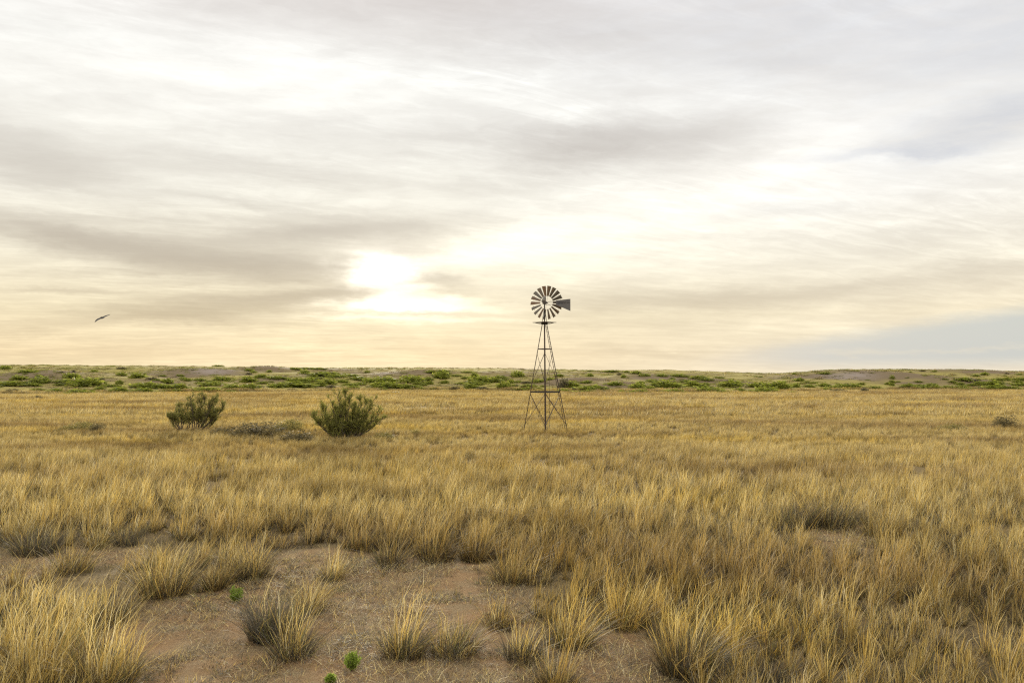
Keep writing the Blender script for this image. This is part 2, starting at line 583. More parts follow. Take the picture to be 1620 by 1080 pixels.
keep = (rng.random(len(gx)) > .52 * edge) & ((vnoise(gx * 1.1, gy * 1.1, 35) > .40) | ~lone)
gx, gy = gx[keep], gy[keep]
den = fbm(gx / 2.2, gy / 2.2, 55, 3)
keep = den > .29
gx, gy, den = gx[keep], gy[keep], den[keep]
gz = ground_z(gx, gy)
for x, y, z, dn in zip(gx, gy, gz, den):
    pr = protos[int(rng.integers(len(protos)))]
    if rng.random() < .09: pr = dark_protos[int(rng.integers(8))]
    rz = rng.uniform(-math.pi, math.pi) 
    s = rng.uniform(.68, 1.28) * (.72 + .6 * min(dn, .7))
    # leaning of the blades is kept with the wind, so only small turns plus a random choice of clump
    rz = rz * .12
    tn = rng.uniform(.72, 1.16)
    parts.append(place(pr[0], x, y, z, rz, s * rng.uniform(.9, 1.3), s, tn))
    if rng.random() < .85:
        parts.append(place(pr[1], x, y, z, rz, s, s * rng.uniform(.8, 1.1), tn))
ux, uy = rng.uniform(-17, 17, 16000), rng.uniform(7, 24.4, 16000)
kp = (np.abs(ux) < .70 * uy + 1.0) & ~bare_mask(ux, uy)
tps = [leaves_of(12, .10, .13, .009, .7, 3, 1.2) for _ in range(10)]
uz = ground_z(ux, uy)
for x, y, z in zip(ux[kp], uy[kp], uz[kp]):
    parts.append(place(tps[int(rng.integers(10))], x, y, z, 0, rng.uniform(.7, 1.6), rng.uniform(.6, 1.6), rng.uniform(.5, 1.0)))
near_me = blade_mesh("near_grass", parts)
near_me.materials.append(M_GRASS)
print("near clumps", len(gx), "verts", len(near_me.vertices))


def patch(name, size, nclump, nleaf, nstalk, w, segs, hl, hs, r=.16):
    ps = []
    n = int(math.sqrt(nclump)); st = size / n; sd_ = rng.uniform(0, 500)
    for i in range(n):
        for j in range(n):
            if vnoise(np.array([i * .45 + sd_]), np.array([j * .45]), 7)[0] < .30: continue
            x = (i + .5) * st - size / 2 + rng.uniform(-.6, .6) * st
            y = (j + .5) * st - size / 2 + rng.uniform(-.6, .6) * st
            s = rng.uniform(.6, 1.3); tn = rng.uniform(.62, 1.12)
            ps.append(place(leaves_of(nleaf, r, hl, w, rng.uniform(.1, .6), segs), x, y, 0, 0, s, s, tn))
            ps.append(place(stalks_of(nstalk, r, hs, w * .8, segs), x, y, 0, 0, s, s, tn))
    me = blade_mesh(name, ps, segs); me.materials.append(M_GRASS)
    return me


src = bpy.data.collections.new("grass_sources")
variants = [near_me] + [patch("mid_grass", 2.6, 64, 32, 22, .014, 3, .36, .62, .11) for _ in range(6)] + [patch("far_grass", 6.5, 256, 15, 11, .028, 2, .34, .50, .22) for _ in range(5)]
for i, me in enumerate(variants):
    o = bpy.data.objects.new("grass_source_%02d" % i, me); src.objects.link(o)

pts, idx, rot, scl = [(0, 0, 0)], [0], [0.0], [1.0]


def scatter(y0, y1, size, lo, hi, jit=.16):
    for y in np.arange(y0 + size / 2, y1, size):
        xm = .70 * y + size
        for x in np.arange(-xm, xm, size):
            xx = x + rng.uniform(-jit, jit) * size; yv = y + rng.uniform(-jit, jit) * size
            hz = float(hill_z(xx, yv)); 
            if hz > .5: continue
            if size > 5 and fbm(np.array([xx / 9]), np.array([yv / 9]), 91, 2)[0] < .16: continue
            pts.append((xx, yv, float(land_z(xx, yv)))); idx.append(int(rng.integers(lo, hi)))
            rot.append(rng.uniform(-.25, .25)); scl.append(rng.uniform(.85, 1.12) * (1.0 - .43 * float(sm(24, 42, yv))) if size < 5 else rng.uniform(.85, 1.12))


scatter(24.2, 34, 2.3, 1, 7); scatter(34, 70, 1.6, 1, 7)
scatter(70, 205, 5.6, 7, 12)
pm = bpy.data.meshes.new("dry_grass")
pm.vertices.add(len(pts)); pm.vertices.foreach_set("co", np.array(pts, np.float32).ravel())
for nm, ty, data in (("idx", 'INT', idx), ("rot", 'FLOAT', rot), ("scl", 'FLOAT', scl)):
    a = pm.attributes.new(nm, ty, 'POINT'); a.data.foreach_set("value", data)
grass = link("dry_grass", pm)
tag(grass, "golden dry bunch grass covering the whole plain", "grass", kind="stuff")
ng = bpy.data.node_groups.new("scatter_grass", 'GeometryNodeTree')
ng.interface.new_socket("Geometry", in_out='INPUT', socket_type='NodeSocketGeometry')
ng.interface.new_socket("Geometry", in_out='OUTPUT', socket_type='NodeSocketGeometry')
gi = ng.nodes.new('NodeGroupInput'); go = ng.nodes.new('NodeGroupOutput')
ci = ng.nodes.new('GeometryNodeCollectionInfo'); ci.inputs['Collection'].default_value = src
ci.inputs['Separate Children'].default_value = True; ci.inputs['Reset Children'].default_value = True
ip = ng.nodes.new('GeometryNodeInstanceOnPoints'); ip.inputs['Pick Instance'].default_value = True


def named(nm, ty):
    n = ng.nodes.new('GeometryNodeInputNamedAttribute'); n.data_type = ty; n.inputs['Name'].default_value = nm
    return n.outputs[0]


cx = ng.nodes.new('ShaderNodeCombineXYZ')
ng.links.new(named("rot", 'FLOAT'), cx.inputs[2])
ng.links.new(gi.outputs[0], ip.inputs['Points']); ng.links.new(ci.outputs[0], ip.inputs['Instance'])
ng.links.new(named("idx", 'INT'), ip.inputs['Instance Index'])
er = ng.nodes.new('FunctionNodeEulerToRotation'); ng.links.new(cx.outputs[0], er.inputs[0])
ng.links.new(er.outputs[0], ip.inputs['Rotation'])
ng.links.new(named("scl", 'FLOAT'), ip.inputs['Scale'])
ng.links.new(ip.outputs[0], go.inputs[0])
md = grass.modifiers.new("scatter", 'NODES'); md.node_group = ng

# --- thin dead straw lying on the bare soil
n = 260000
x = rng.uniform(-11, 10, n); y = rng.uniform(8.0, 20, n)
b = bare_mask(x, y)
cl = fbm(x * 1.3, y * 1.3, 66, 4)
keep = b & (cl + rng.normal(0, .05, n) > .44)
x, y, cl = x[keep], y[keep], cl[keep]
n = len(x)
hh = rng.uniform(.03, .10, n) * (1 + 2.0 * np.maximum(cl - .55, 0) * 3)
lit = blades(np.stack([x, y], -1), ground_z(x, y) - .005, hh, rng.uniform(0, 2 * math.pi, n), rng.uniform(.4, 1.6, n), rng.uniform(.1, .7, n), rng.uniform(.0035, .0065, n), pick(n, (.8, 1.5, .6, 4.5, 4, .5)) * 1.0, 2)
tuf = [lit]
tx = rng.uniform(-11, 10, 9000); ty = rng.uniform(8.4, 20, 9000)
kp = bare_mask(tx, ty) & (fbm(tx * .9, ty * .9, 68, 3) + rng.normal(0, .05, 9000) > .46)
sp_ = [leaves_of(int(rng.integers(30, 55)), rng.uniform(.04, .10), rng.uniform(.07, .16), .007, .65, 2, 1.1) for _ in range(8)]
for a, b_ in zip(tx[kp], ty[kp]):
    tuf.append(place(sp_[int(rng.integers(8))], a, b_, float(ground_z(a, b_)), rng.uniform(0, 6.28), rng.uniform(.6, 1.5), rng.choice([.6, .8, 1.2, 2.3], p=[.36, .32, .22, .10]), rng.uniform(.7, 1.5)))
lo = link("straw_litter", blade_mesh("straw_litter", tuf, 2), M_LITTER)
tag(lo, "short dead straw matted over the bare red soil", "grass", kind="stuff")
print("litter", n)

# --- pale tufts on the hills
n = 5200
u = rng.uniform(-.72, .72, n); y = rng.uniform(140, 262, n); x = u * y
z = hill_z(x, y); keep = (z > .15) & (fbm(x / 12, y / 9, 13, 3) > .40)
x, y, z = x[keep], y[keep], z[keep]
ps = []
tp = [leaves_of(22, .35, .42, .05, .35, 2, .8) for _ in range(8)]
for a, b_, c_ in zip(x, y, z):
    ps.append(place(tp[int(rng.integers(8))], a, b_, c_, 0, rng.uniform(.8, 1.9), rng.uniform(.5, 1.0), rng.uniform(.7, 1.05)))
n = 7000
u = rng.uniform(-.72, .72, n); y = rng.uniform(140, 250, n); x = u * y
z = hill_z(x, y); keep = (z > .1) & (fbm(x / 16, y / 11, 14, 3) > .50)
for a, b_, c_ in zip(x[keep], y[keep], z[keep]):
    V_, C_ = place(tp[int(rng.integers(8))], a, b_, c_, 0, rng.uniform(1.0, 2.4), rng.uniform(.5, 1.1), 1.0)
    ps.append((V_, C_ * 0 + np.array((.25, .265, .04)) * rng.uniform(.55, 1.25, (len(C_), 1, 1))))
ht = link("hill_grass", blade_mesh("hill_grass", ps, 2), M_GRASS)
tag(ht, "sparse pale grass tufts scattered over the sandy hills", "grass", kind="stuff")

# ------------------------------------------------------------------ single tussocks round the bare soil
# px, base py, width px, leaf height px, stalk height px, grey share, leaves, stalks, label
TUSS = [
    (55, 874, 80, 58, 70, .95, 340, 8, "dark grey grass tussock at the left end of the bare soil strip"),
    (155, 868, 34, 36, 48, .45, 110, 10, "small straw tussock between two grey tussocks at the left soil strip"),
    (202, 862, 40, 44, 46, .97, 130, 6, "narrow grey tussock above the left soil strip, beside a small straw one"),
    (116, 905, 68, 50, 60, .5, 190, 14, "straw tussock with greenish foot at the lower edge of the left soil strip"),
    (262, 938, 92, 72, 84, .35, 420, 40, "wide rounded yellow tussock on the upper left rim of the bare soil"),
    (341, 931, 42, 42, 60, .1, 180, 10, "small round golden tussock just above the bright green plant"),
    (396, 914, 70, 62, 84, .6, 300, 30, "grey footed tussock behind the small golden one on the soil rim"),
    (428, 1010, 84, 88, 108, .97, 560, 7, "big dark grey bush-like tussock alone on the bare soil"),
    (462, 1040, 70, 66, 110, .75, 280, 26, "tussock with tall pale stalks leaning against the big grey tussock"),
    (487, 968, 50, 46, 62, .15, 220, 14, "golden tussock directly behind the big grey tussock"),
    (526, 917, 44, 36, 66, .3, 150, 24, "short tussock with tall thin stalks standing on the upper bare soil"),
    (617, 894, 54, 50, 62, .65, 200, 16, "greyish tussock at the upper rim of the bare soil, left in its row"),
    (565, 868, 46, 34, 56, .2, 170, 20, "yellow tussock on the topmost rim of the bare soil"),
    (690, 886, 76, 46, 80, .5, 260, 40, "broad tussock on the upper soil rim above the matted dead straw"),
    (752, 886, 54, 44, 80, .5, 200, 30, "dark footed tussock at the corner where the soil rim turns downward"),
    (637, 1035, 84, 62, 116, .65, 340, 34, "tussock with tall upright stalks and arching blades in the lower bare soil"),
    (718, 1034, 90, 56, 66, .6, 360, 16, "low arching tussock joined to the right of the tall stalked one"),
    (806, 922, 66, 52, 84, .4, 260, 40, "tussock with dark hollow foot on the right rim of the bare soil"),
    (790, 992, 62, 40, 64, .6, 170, 16, "thin greyish tussock between the soil rim and the lower bare soil"),
    (826, 1044, 62, 58, 76, .85, 240, 20, "grey and straw tussock standing on the lower right bare soil"),
    (900, 1022, 86, 58, 96, .4, 340, 44, "wide straw tussock on the lower right rim of the bare soil"),
    (985, 992, 96, 56, 96, .4, 340, 50, "tussock with dark foot hanging over the right bare soil pocket"),
    (1085, 1062, 110, 86, 124, .75, 520, 36, "large dark footed tussock closing the right end of the bare soil"),
    (880, 1092, 70, 48, 110, .2, 200, 26, "tussock of long pale stalks cut by the bottom edge right of centre"),
    (168, 985, 70, 60, 80, .6, 260, 20, "dark tussock between the left golden grass and the bare soil"),
    (165, 1085, 110, 70, 140, .25, 280, 60, "golden tussock with long fanning stalks at the lower left corner"),
    (55, 1080, 130, 76, 160, .25, 320, 75, "tallest golden stalked tussock at the far lower left corner"),
    (1315, 834, 96, 62, 74, .75, 420, 26, "dark footed tussock on the upper rim of the small bare hollow in the right field"),
    (1256, 832, 90, 54, 64, .65, 360, 22, "dark footed tussock at the left end of the small bare hollow in the right field"),
    (1395, 846, 70, 40, 70, .2, 220, 30, "golden tussock at the right end of the small bare hollow in the right field"),
]
for (px, py, wpx, lh, sh, grey, nl, ns, label) in TUSS:
    X, Y, Z = at(px, py, ground_z)
    m = Y / FPX
    r = wpx * m * .36
    me = blade_mesh("grass_tussock", [leaves_of(int(nl * 1.7), r, lh * m * 1.25, .009, grey, 3, .55)])
    t = link("grass_tussock", me, M_GRASS); t.location = (X, Y, Z - .01)
    tag(t, label, "grass tussock", "grass tussocks round the bare soil")
    st = link("seed_stalks", blade_mesh("seed_stalks", [stalks_of(int(ns * 1.4), r * .7, sh * m * 1.12, .0085, 3, .25)]), M_GRASS, t)

# ------------------------------------------------------------------ small bright green plants
def green_plant(px, py, wpx, hpx, label):
    X, Y, Z = at(px, py, ground_z); m = Y / FPX
    e = empty("green_plant", (X, Y, Z)); tag(e, label, "plant", "small green plants on the bare soil")
    r, h = wpx * m / 2, hpx * m
    sb = MB()
    ns = 26; L = []; C = []
    for k in range(ns):
        a = rng.uniform(0, 2 * math.pi); q = math.sqrt(rng.random())
        tip = Vector((math.cos(a) * r * q, math.sin(a) * r * q, h * math.sqrt(max(.05, 1 - .75 * q * q)) * rng.uniform(.8, 1)))
        mid = tip * .5 + Vector((0, 0, -h * .03))
        sb.path([(0, 0, -.01), mid, tip], [.004, .003, .0015], 4)
        for j in range(46):
            t = rng.uniform(.25, 1.0)
            p = np.array(mid * (t / .5) if t < .5 else mid.lerp(tip, (t - .5) / .5))
            p = p + rng.normal(0, .012, 3)
            d = np.array(tip.normalized()) + rng.normal(0, .5, 3); d /= np.linalg.norm(d)
            s = np.cross(d, rng.normal(0, 1, 3)); s /= np.linalg.norm(s)
            l, w = rng.uniform(.02, .038), rng.uniform(.005, .008)
            L.append([p, p + d * l * .5 + s * w, p + d * l, p + d * l * .5 - s * w])
            C.append(np.array((.25, .33, .05)) * rng.uniform(.6, 1.3))
    L = np.array(L); n = len(L)
    me = np_mesh("foliage", L.reshape(-1, 3), np.arange(4 * n).reshape(n, 4), None, np.repeat(np.array(C)[:, None], 4, 1).reshape(-1, 3))
    link("foliage", me, M_LEAF, e); sb.build("stems", M_BARK, e)


green_plant(373, 953, 27, 26, "small round bright green plant beside the big grey tussock")
green_plant(556, 1060, 27, 30, "small round bright green plant alone on the lower bare soil")
green_plant(523, 1080, 12, 12, "tiny green plant below the two larger ones, at the bottom edge")

# ------------------------------------------------------------------ the two big bushes
def bush(base_px, base_py, stems, label, nside, leafc, seed, dens=1.0):
    r_ = np.random.default_rng(seed)
    X, Y, Z = at(base_px, base_py, ground_z); m = Y / FPX
    e = empty("desert_bush", (X, Y, Z)); tag(e, label, "bush", "tall bushes on the grass plain")
    wood = MB(); L = []; C = []

    def leafspray(p, d, length, k):
        for j in range(k):
            t = r_.uniform(.0, 1.0)
            q = p + d * length * t + r_.normal(0, .02, 3)
            dd = d + r_.normal(0, .45, 3) + np.array((0, 0, .2)); dd /= np.linalg.norm(dd)
            s = np.cross(dd, r_.normal(0, 1, 3)); s /= np.linalg.norm(s)
            l, w = r_.uniform(.05, .11), r_.uniform(.006, .012)
            L.append([q, q + dd * l * .45 + s * w, q + dd * l, q + dd * l * .45 - s * w])
            C.append(np.array(leafc[int(r_.integers(len(leafc)))]) * r_.uniform(.65, 1.3))

    for (bx, tx, ty, bare_to) in stems:
        b = np.array(((bx - base_px) * m, r_.uniform(-.25, .25), -.05))
        t = np.array(((tx - base_px) * m, r_.uniform(-1.0, 1.0) * .95, (base_py - ty) * m * .96))
        ln = np.linalg.norm(t - b)
        # stems leave the ground steeply outward and turn up
        c1 = b + (t - b) * np.array((.62, .62, .40)) + r_.normal(0, .05, 3)
        P = [(1 - q) ** 2 * b + 2 * q * (1 - q) * c1 + q * q * t for q in np.linspace(0, 1, 8)]
        P = [p + r_.normal(0, .025, 3) * (0 < i < 7) for i, p in enumerate(P)]
        wood.path(P, [.038 * (1 - .8 * i / 7) for i in range(8)], 5)
        for k in range(nside):
            q = bare_to * .34 + (1 - bare_to * .34) * r_.random() ** .85
            f = q * 7; i = min(int(f), 6)
            p = P[i] + (P[i + 1] - P[i]) * (f - i)
            d = (P[i + 1] - P[i]); d = d / np.linalg.norm(d)
            a = r_.normal(0, 1, 3); a[2] = abs(a[2]) * .5
            sd = d * .40 + a * .52 + np.array((0, 0, .45)); sd /= np.linalg.norm(sd)
            sl = r_.uniform(.35, .95) * (1.12 - .78 * q)
            p2 = p + sd * sl
            wood.path([p, p + sd * sl * .5 + r_.normal(0, .02, 3), p2], [.012, .008, .003], 4)
            leafspray(p + sd * sl * .45, sd, sl * .6, int(r_.integers(8, 14) * dens))
            for u in range(7):
                s2 = sd * .6 + r_.normal(0, .42, 3) + np.array((0, 0, .35)); s2 /= np.linalg.norm(s2)
                pp = p + sd * sl * r_.uniform(.25, .95)
                l2 = r_.uniform(.16, .42) * (1.25 - .5 * q)
                wood.path([pp, pp + s2 * l2 * .5, pp + s2 * l2], [.006, .004, .002], 3)
                leafspray(pp + s2 * l2 * .2, s2, l2 * .9, int(r_.integers(12, 20) * dens))
    L = np.array(L); n = len(L)
    me = np_mesh("foliage", L.reshape(-1, 3), np.arange(4 * n).reshape(n, 4), None, np.repeat(np.array(C)[:, None], 4, 1).reshape(-1, 3))
    wood.build("branches", M_BARK, e); link("foliage", me, M_LEAF, e)
    print("bush leaves", n)


bush(546, 696, [(540, 494, 652, .35), (540, 503, 642, .4), (541, 512, 640, .45), (541, 524, 652, .3), (543, 528, 628, .4), (544, 537, 622, .5), (546, 549, 619, .35), (546, 556, 625, .35),
                (548, 566, 627, .35), (549, 576, 627, .35), (550, 588, 629, .45), (551, 582, 648, .3), (551, 599, 650, .5), (552, 602, 662, .45), (552, 592, 669, .4), (545, 540, 642, .2), (547, 560, 642, .2),
                (548, 571, 641, .25), (543, 518, 664, .3), (546, 532, 655, .15), (549, 556, 658, .15), (550, 575, 660, .2), (544, 505, 662, .35), (540, 515, 676, .1), (542, 528, 672, .1), (546, 545, 668, .1), (549, 562, 670, .1), (552, 578, 676, .1), (545, 538, 660, .1), (548, 553, 650, .1)],
     "big dense olive green bush to the left of the windmill, fuller than its neighbour", 15, [(.215, .22, .042), (.28, .275, .055), (.16, .165, .038), (.35, .335, .08)], 3, 1.05)
bush(306, 683, [(288, 270, 648, .5), (288, 272, 660, .45), (289, 283, 641, .45), (289, 291, 640, .45), (290, 300, 643, .4), (290, 306, 648, .5), (287, 276, 654, .4), (309, 300, 634, .65), (309, 306, 625, .65),
                (310, 316, 626, .6), (310, 325, 625, .6), (311, 335, 626, .6), (312, 345, 627, .65), (312, 351, 635, .65), (313, 350, 642, .7), (311, 331, 638, .55), (310, 320, 637, .55), (313, 338, 660, .6), (313, 333, 668, .5),
                (311, 340, 635, .6)],
     "thin two-lobed bush with open gaps between its stems, left of the dense bush", 13, [(.18, .185, .04), (.24, .23, .05), (.14, .14, .045), (.30, .27, .07)], 8, 1.05)

# a few low dark shrubs in the plain
def leaf_mound(name, n, lw, cols, seed, flat=.6, lobes=5, nrm=.5):
    r_ = np.random.default_rng(seed)
    V = []; C = []
    ctr = [(r_.uniform(-.32, .32), r_.uniform(-.3, .3), r_.uniform(.35, .65)) for _ in range(lobes)]
    for k in range(n):
        cx_, cy_, rr = ctr[int(r_.integers(lobes))]
        d = r_.normal(0, 1, 3); d[2] = abs(d[2]); d /= np.linalg.norm(d)
        q = r_.random() ** .45 * rr
        p = np.array((cx_ + d[0] * q, cy_ + d[1] * q, d[2] * q * 1.3 * flat / .6))
        p[:2] *= .62; p[2] *= 1.1
        a = d * nrm + r_.normal(0, .6, 3) + np.array((0, 0, .5)); a /= np.linalg.norm(a)
        s = np.cross(a, r_.normal(0, 1, 3)); s /= np.linalg.norm(s)
        l, w = lw * r_.uniform(.7, 1.5), lw * r_.uniform(.18, .34)
        V.append([p - a * l * .2, p + a * l * .4 + s * w, p + a * l, p + a * l * .4 - s * w])
        C.append(np.array(cols[int(r_.integers(len(cols)))]) * r_.uniform(.6, 1.35))
    V = np.array(V)
    return np_mesh(name, V.reshape(-1, 3), np.arange(4 * n).reshape(n, 4), None, np.repeat(np.array(C)[:, None], 4, 1).reshape(-1, 3))


def put_shrub(me, px, py, wpx, hpx, label, group, name="low_shrub", cat="shrub", surf=land_z, depth=1.0, grow=1.75):
    X, Y, Z = at(px, py, surf); m = Y / FPX
    o = link(name, me, M_LEAF)
    o.location = (X, Y + wpx * m * .2, Z - .04)
    o.scale = (wpx * m * grow, wpx * m * depth * grow, hpx * m * 1.05 * grow)
    o.rotation_euler = (0, 0, 0)
    tag(o, label, cat, group)
    return o


DK = [(.10, .085, .04), (.15, .12, .055), (.20, .16, .07)]
OL = [(.26, .23, .06), (.34, .28, .09), (.19, .17, .055)]
dm = [leaf_mound("low_shrub", 2200, .055, DK, 50 + k, .6) for k in range(2)] + [leaf_mound("low_shrub", 2200, .055, OL, 60 + k, .6) for k in range(2)]
for (k, px, py, w, h, label) in [
    (2, 112, 684, 44, 14, "low yellowish olive shrub in the grass far left of the thin bush"),
    (0, 152, 684, 20, 13, "small dark shrub touching the right side of the low olive shrub"),
    (1, 352, 688, 44, 11, "low dark shrub at the right foot of the thin two-lobed bush"),
    (0, 402, 692, 66, 20, "long low dark shrub midway between the two tall bushes"),
    (2, 447, 684, 40, 18, "mounded brownish olive shrub between the two tall bushes, behind the dark one"),
    (1, 466, 700, 50, 15, "low dark shrub touching the left foot of the dense bush"),
    (3, 604, 696, 30, 10, "low shrub at the right foot of the dense bush"),
    (0, 1594, 678, 26, 18, "dark tuft-like shrub in the grass at the right edge of the plain"),
    (3, 1508, 683, 36, 10, "low olive brown shrub in the right-hand grass, left of the dark tuft"),
    (3, 655, 690, 18, 9, "small olive shrub in the grass between dense bush and windmill")]:
    put_shrub(dm[k], px, py, w, h, label, "low shrubs in the grass plain", surf=ground_z, grow=1.6)

# ------------------------------------------------------------------ green shrubs on the hills
ZA = [(35,75,70,20),(240,105,130,18),(165,165,110,25),(330,190,140,38),(605,152,90,30),(515,188,130,18),(715,222,200,50),(795,212,70,30),(1180,150,110,30),(1025,130,70,22),(1215,235,210,38),(1415,192,80,30),(1390,240,110,25),(1510,240,130,32),(460,275,120,28),(565,300,90,22),(690,288,180,28),(1000,275,140,38),(1200,275,160,30),(1500,268,90,20),(50,215,220,30),(90,200,100,20),(280,220,110,20),(300,255,90,15),(840,250,70,20),(1010,205,50,30),(940,225,100,14),(1590,175,60,16),(805,100,50,14),(1290,165,80,16,1),(840,165,70,15,1),(100,270,90,20,1),(30,292,50,14,1),(490,212,80,12),(230,195,80,12),(1380,135,60,10),(1540,135,60,12),(1060,290,90,12),(400,295,70,12),(510,105,50,10,1),(625,100,25,14,1),(1030,75,60,14,1),(320,330,60,22,1)]
ZB = [(75,175,80,18),(175,185,60,12),(285,172,110,25),(185,218,140,25),(85,200,60,14),(345,245,110,32),(490,248,150,38),(140,265,140,25),(330,272,110,14),(510,185,110,32),(600,145,90,22),(610,202,90,18),(740,155,140,16),(735,232,130,30),(920,228,260,30),(975,190,170,28),(880,180,80,16),(985,115,70,25),(1050,135,50,12),(1170,130,200,25),(1195,205,90,35),(1310,190,90,18),(1430,165,140,20),(1540,190,80,25),(1590,222,80,25),(1375,217,80,16),(1460,210,100,18),(1105,222,80,35),(1205,245,60,24,1),(1400,245,70,20),(1520,105,40,14),(510,92,60,16),(545,105,40,10),(675,100,40,15),(1100,75,120,10),(905,80,80,14),(1000,72,100,10),(240,50,60,10),(1060,160,100,20),(1250,145,120,16),(1380,135,100,14),(600,245,60,20,1)]
ZC = [(60,190,170,35),(60,235,150,35),(190,240,160,30),(320,243,110,22),(280,190,130,40),(330,205,60,20),(420,205,60,25),(400,170,90,20),(520,155,110,50),(555,197,60,22),(430,105,80,16),(550,95,80,12),(570,115,60,18),(690,205,60,15),(800,238,110,25),(830,210,140,25),(860,190,120,40),(950,185,150,30),(820,140,50,25),(740,155,60,14),(1030,155,110,20),(1075,235,100,40),(1130,195,50,25),(1185,140,70,32),(1195,190,50,14),(1290,225,120,16),(1370,185,80,16),(1240,255,160,20),(880,255,80,22,1),(1050,170,70,10),(650,135,70,10),(750,105,60,10),(130,290,110,16,1),(650,250,80,20,1),(1580,275,90,25),(1530,135,70,15),(1400,262,90,14)]
ZD = [(45,230,100,35),(190,258,230,35),(130,280,160,22),(150,195,70,20),(385,213,110,26),(605,245,120,40),(680,255,80,26),(870,240,200,48),(730,190,100,20),(720,210,40,15),(1070,220,110,30),(1010,185,90,16),(1150,240,130,22),(1210,272,140,30),(1340,282,150,22),(1450,268,90,26),(1410,225,180,40),(1550,275,90,20),(1580,230,80,30),(1170,210,80,16),(890,278,130,28),(640,282,90,24),(530,285,150,22),(185,137,45,20),(470,148,35,22),(430,125,30,14,1),(570,115,70,20),(650,135,60,16),(800,138,80,18),(950,140,130,18),(1120,155,110,20),(1180,170,100,14),(1280,150,80,10),(350,100,120,14),(190,92,50,8),(490,105,40,14),(885,160,40,12),(620,195,60,14),(460,285,50,22),(330,275,60,12,1),(1290,250,60,10)]
ZE = [(30,305,80,35),(150,335,130,40),(310,345,170,60),(440,330,100,40),(540,285,60,10),(110,400,180,50),(400,405,90,25),(800,318,130,30),(890,342,150,25),(1030,330,110,28),(1200,342,160,40),(1400,342,130,22),(1250,295,70,20),(1590,297,70,25),(990,390,130,30,1),(800,165,110,20),(445,170,50,16),(500,255,90,35),(640,330,110,25),(680,280,60,14),(40,205,40,10),(980,292,70,8)]
ZF = [(20,225,45,30),(25,275,60,24),(15,310,40,25),(230,335,160,40),(370,320,100,20),(350,268,80,14),(400,362,170,45),(510,320,90,28),(560,360,130,40),(670,358,140,40),(810,360,140,40),(890,330,110,24),(970,370,160,26),(890,250,150,32),(840,300,80,28),(755,270,80,20),(975,310,80,24),(1045,260,70,20,1),(1070,235,60,10),(1100,305,100,35),(1260,305,190,45),(1290,365,260,55),(1150,178,80,28),(1305,248,110,28),(1420,248,90,34),(1560,245,120,30),(1565,275,90,22),(1545,312,150,32),(1540,368,160,36),(1420,165,50,14,1),(1390,192,40,12),(1560,175,60,14)]
GREEN = [(.20, .235, .028), (.27, .295, .038), (.145, .165, .022), (.32, .33, .055)]
LIME = [(.24, .27, .038), (.31, .325, .055), (.18, .205, .033)]
gm = [leaf_mound("low_shrub", 420, .17, GREEN, 70 + k, .6, 6) for k in range(5)] + [leaf_mound("low_shrub", 420, .17, LIME, 80 + k, .6, 6) for k in range(2)]
sm_ = [leaf_mound("scrub_bush", 350, .15, [(.10, .085, .05), (.14, .12, .06), (.17, .15, .07)], 90 + k, .6, 5) for k in range(2)]
G_LABEL = "low bright green shrub growing on the sandy hills along the horizon"
S_LABEL = "dull brownish scrub bush among the green shrubs on the sandy hills"
shr = []
for lst, x0, k in ((ZA, 0, 5.4), (ZB, 300, 5.4), (ZC, 600, 5.4), (ZD, 900, 5.4), (ZE, 1200, 7.714), (ZF, 1410, 7.714)):
    for it in lst:
        shr.append((x0 + it[0] / k, 570 + it[1] / k, it[2] / k, it[3] / k, len(it) > 4))
for k in range(300 - len(shr) - 8):
    px = rng.uniform(-10, 1630); f = rng.random() ** .8
    c = np.interp(px, CREST_X, CREST_Y) + 2.5; b = np.interp(px, BASE_X, BASE_Y) - 1.5
    w = rng.uniform(5, 15) * (.5 + .5 * f)
    shr.append((px, c + (b - c) * f, w, w * rng.uniform(.16, .3), rng.random() < .25))
for i, (px, py, w, h, dark) in enumerate(shr):
    if dark:
        put_shrub(sm_[i % 2], px, py, w, h, S_LABEL, "brownish scrub bushes on the hills", "scrub_bush", "shrub", land_z, .8)
    else:
        put_shrub(gm[int(rng.integers(7))] if py < 606 else gm[int(rng.integers(5))], px, py, w, h, G_LABEL, "green shrubs on the sandy hills", "low_shrub", "shrub", land_z, .8)
for (px, py, w, h, label) in [
    (894.5, 613, 19, 10, "rounded dark grey-brown bush on the hill just right of the windmill tower"),
    (1370, 621, 12, 6, "dark grey bush at the foot of the hill with pale sand scar"),
    (524, 616, 10, 5, "dull grey bush behind the dense olive bush, at the foot of the hills")]:
    put_shrub(sm_[0], px, py, w, h, label, "brownish scrub bushes on the hills", "scrub_bush", "shrub", land_z, .8)

# ------------------------------------------------------------------ windmill
WX, WY, WZ = at(863.0, 682.3, ground_z)
U = WY / FPX                        # metres per photo pixel at the tower
wm = empty("windmill", (WX, WY, WZ))
tag(wm, "old rusty farm windmill with a many-bladed wheel standing in the dry grass", "windmill")
zp = lambda py: (682.3 - py) * U
RB, RT, ZT = 35.0 * U, 3.9 * U, zp(511.5)
AX = (861.7 - 863.0) * U            # the tower leans a touch
TH = R(3)
dirs = [Vector((-math.cos(TH), math.sin(TH), 0)), Vector((-math.sin(TH), -math.cos(TH), 0)), Vector((math.cos(TH), -math.sin(TH), 0)), Vector((math.sin(TH), math.cos(TH), 0))]


def leg_pt(k, z):
    t = z / ZT
    return dirs[k] * (RB + (RT - RB) * t) + Vector((AX * t, 0, z))


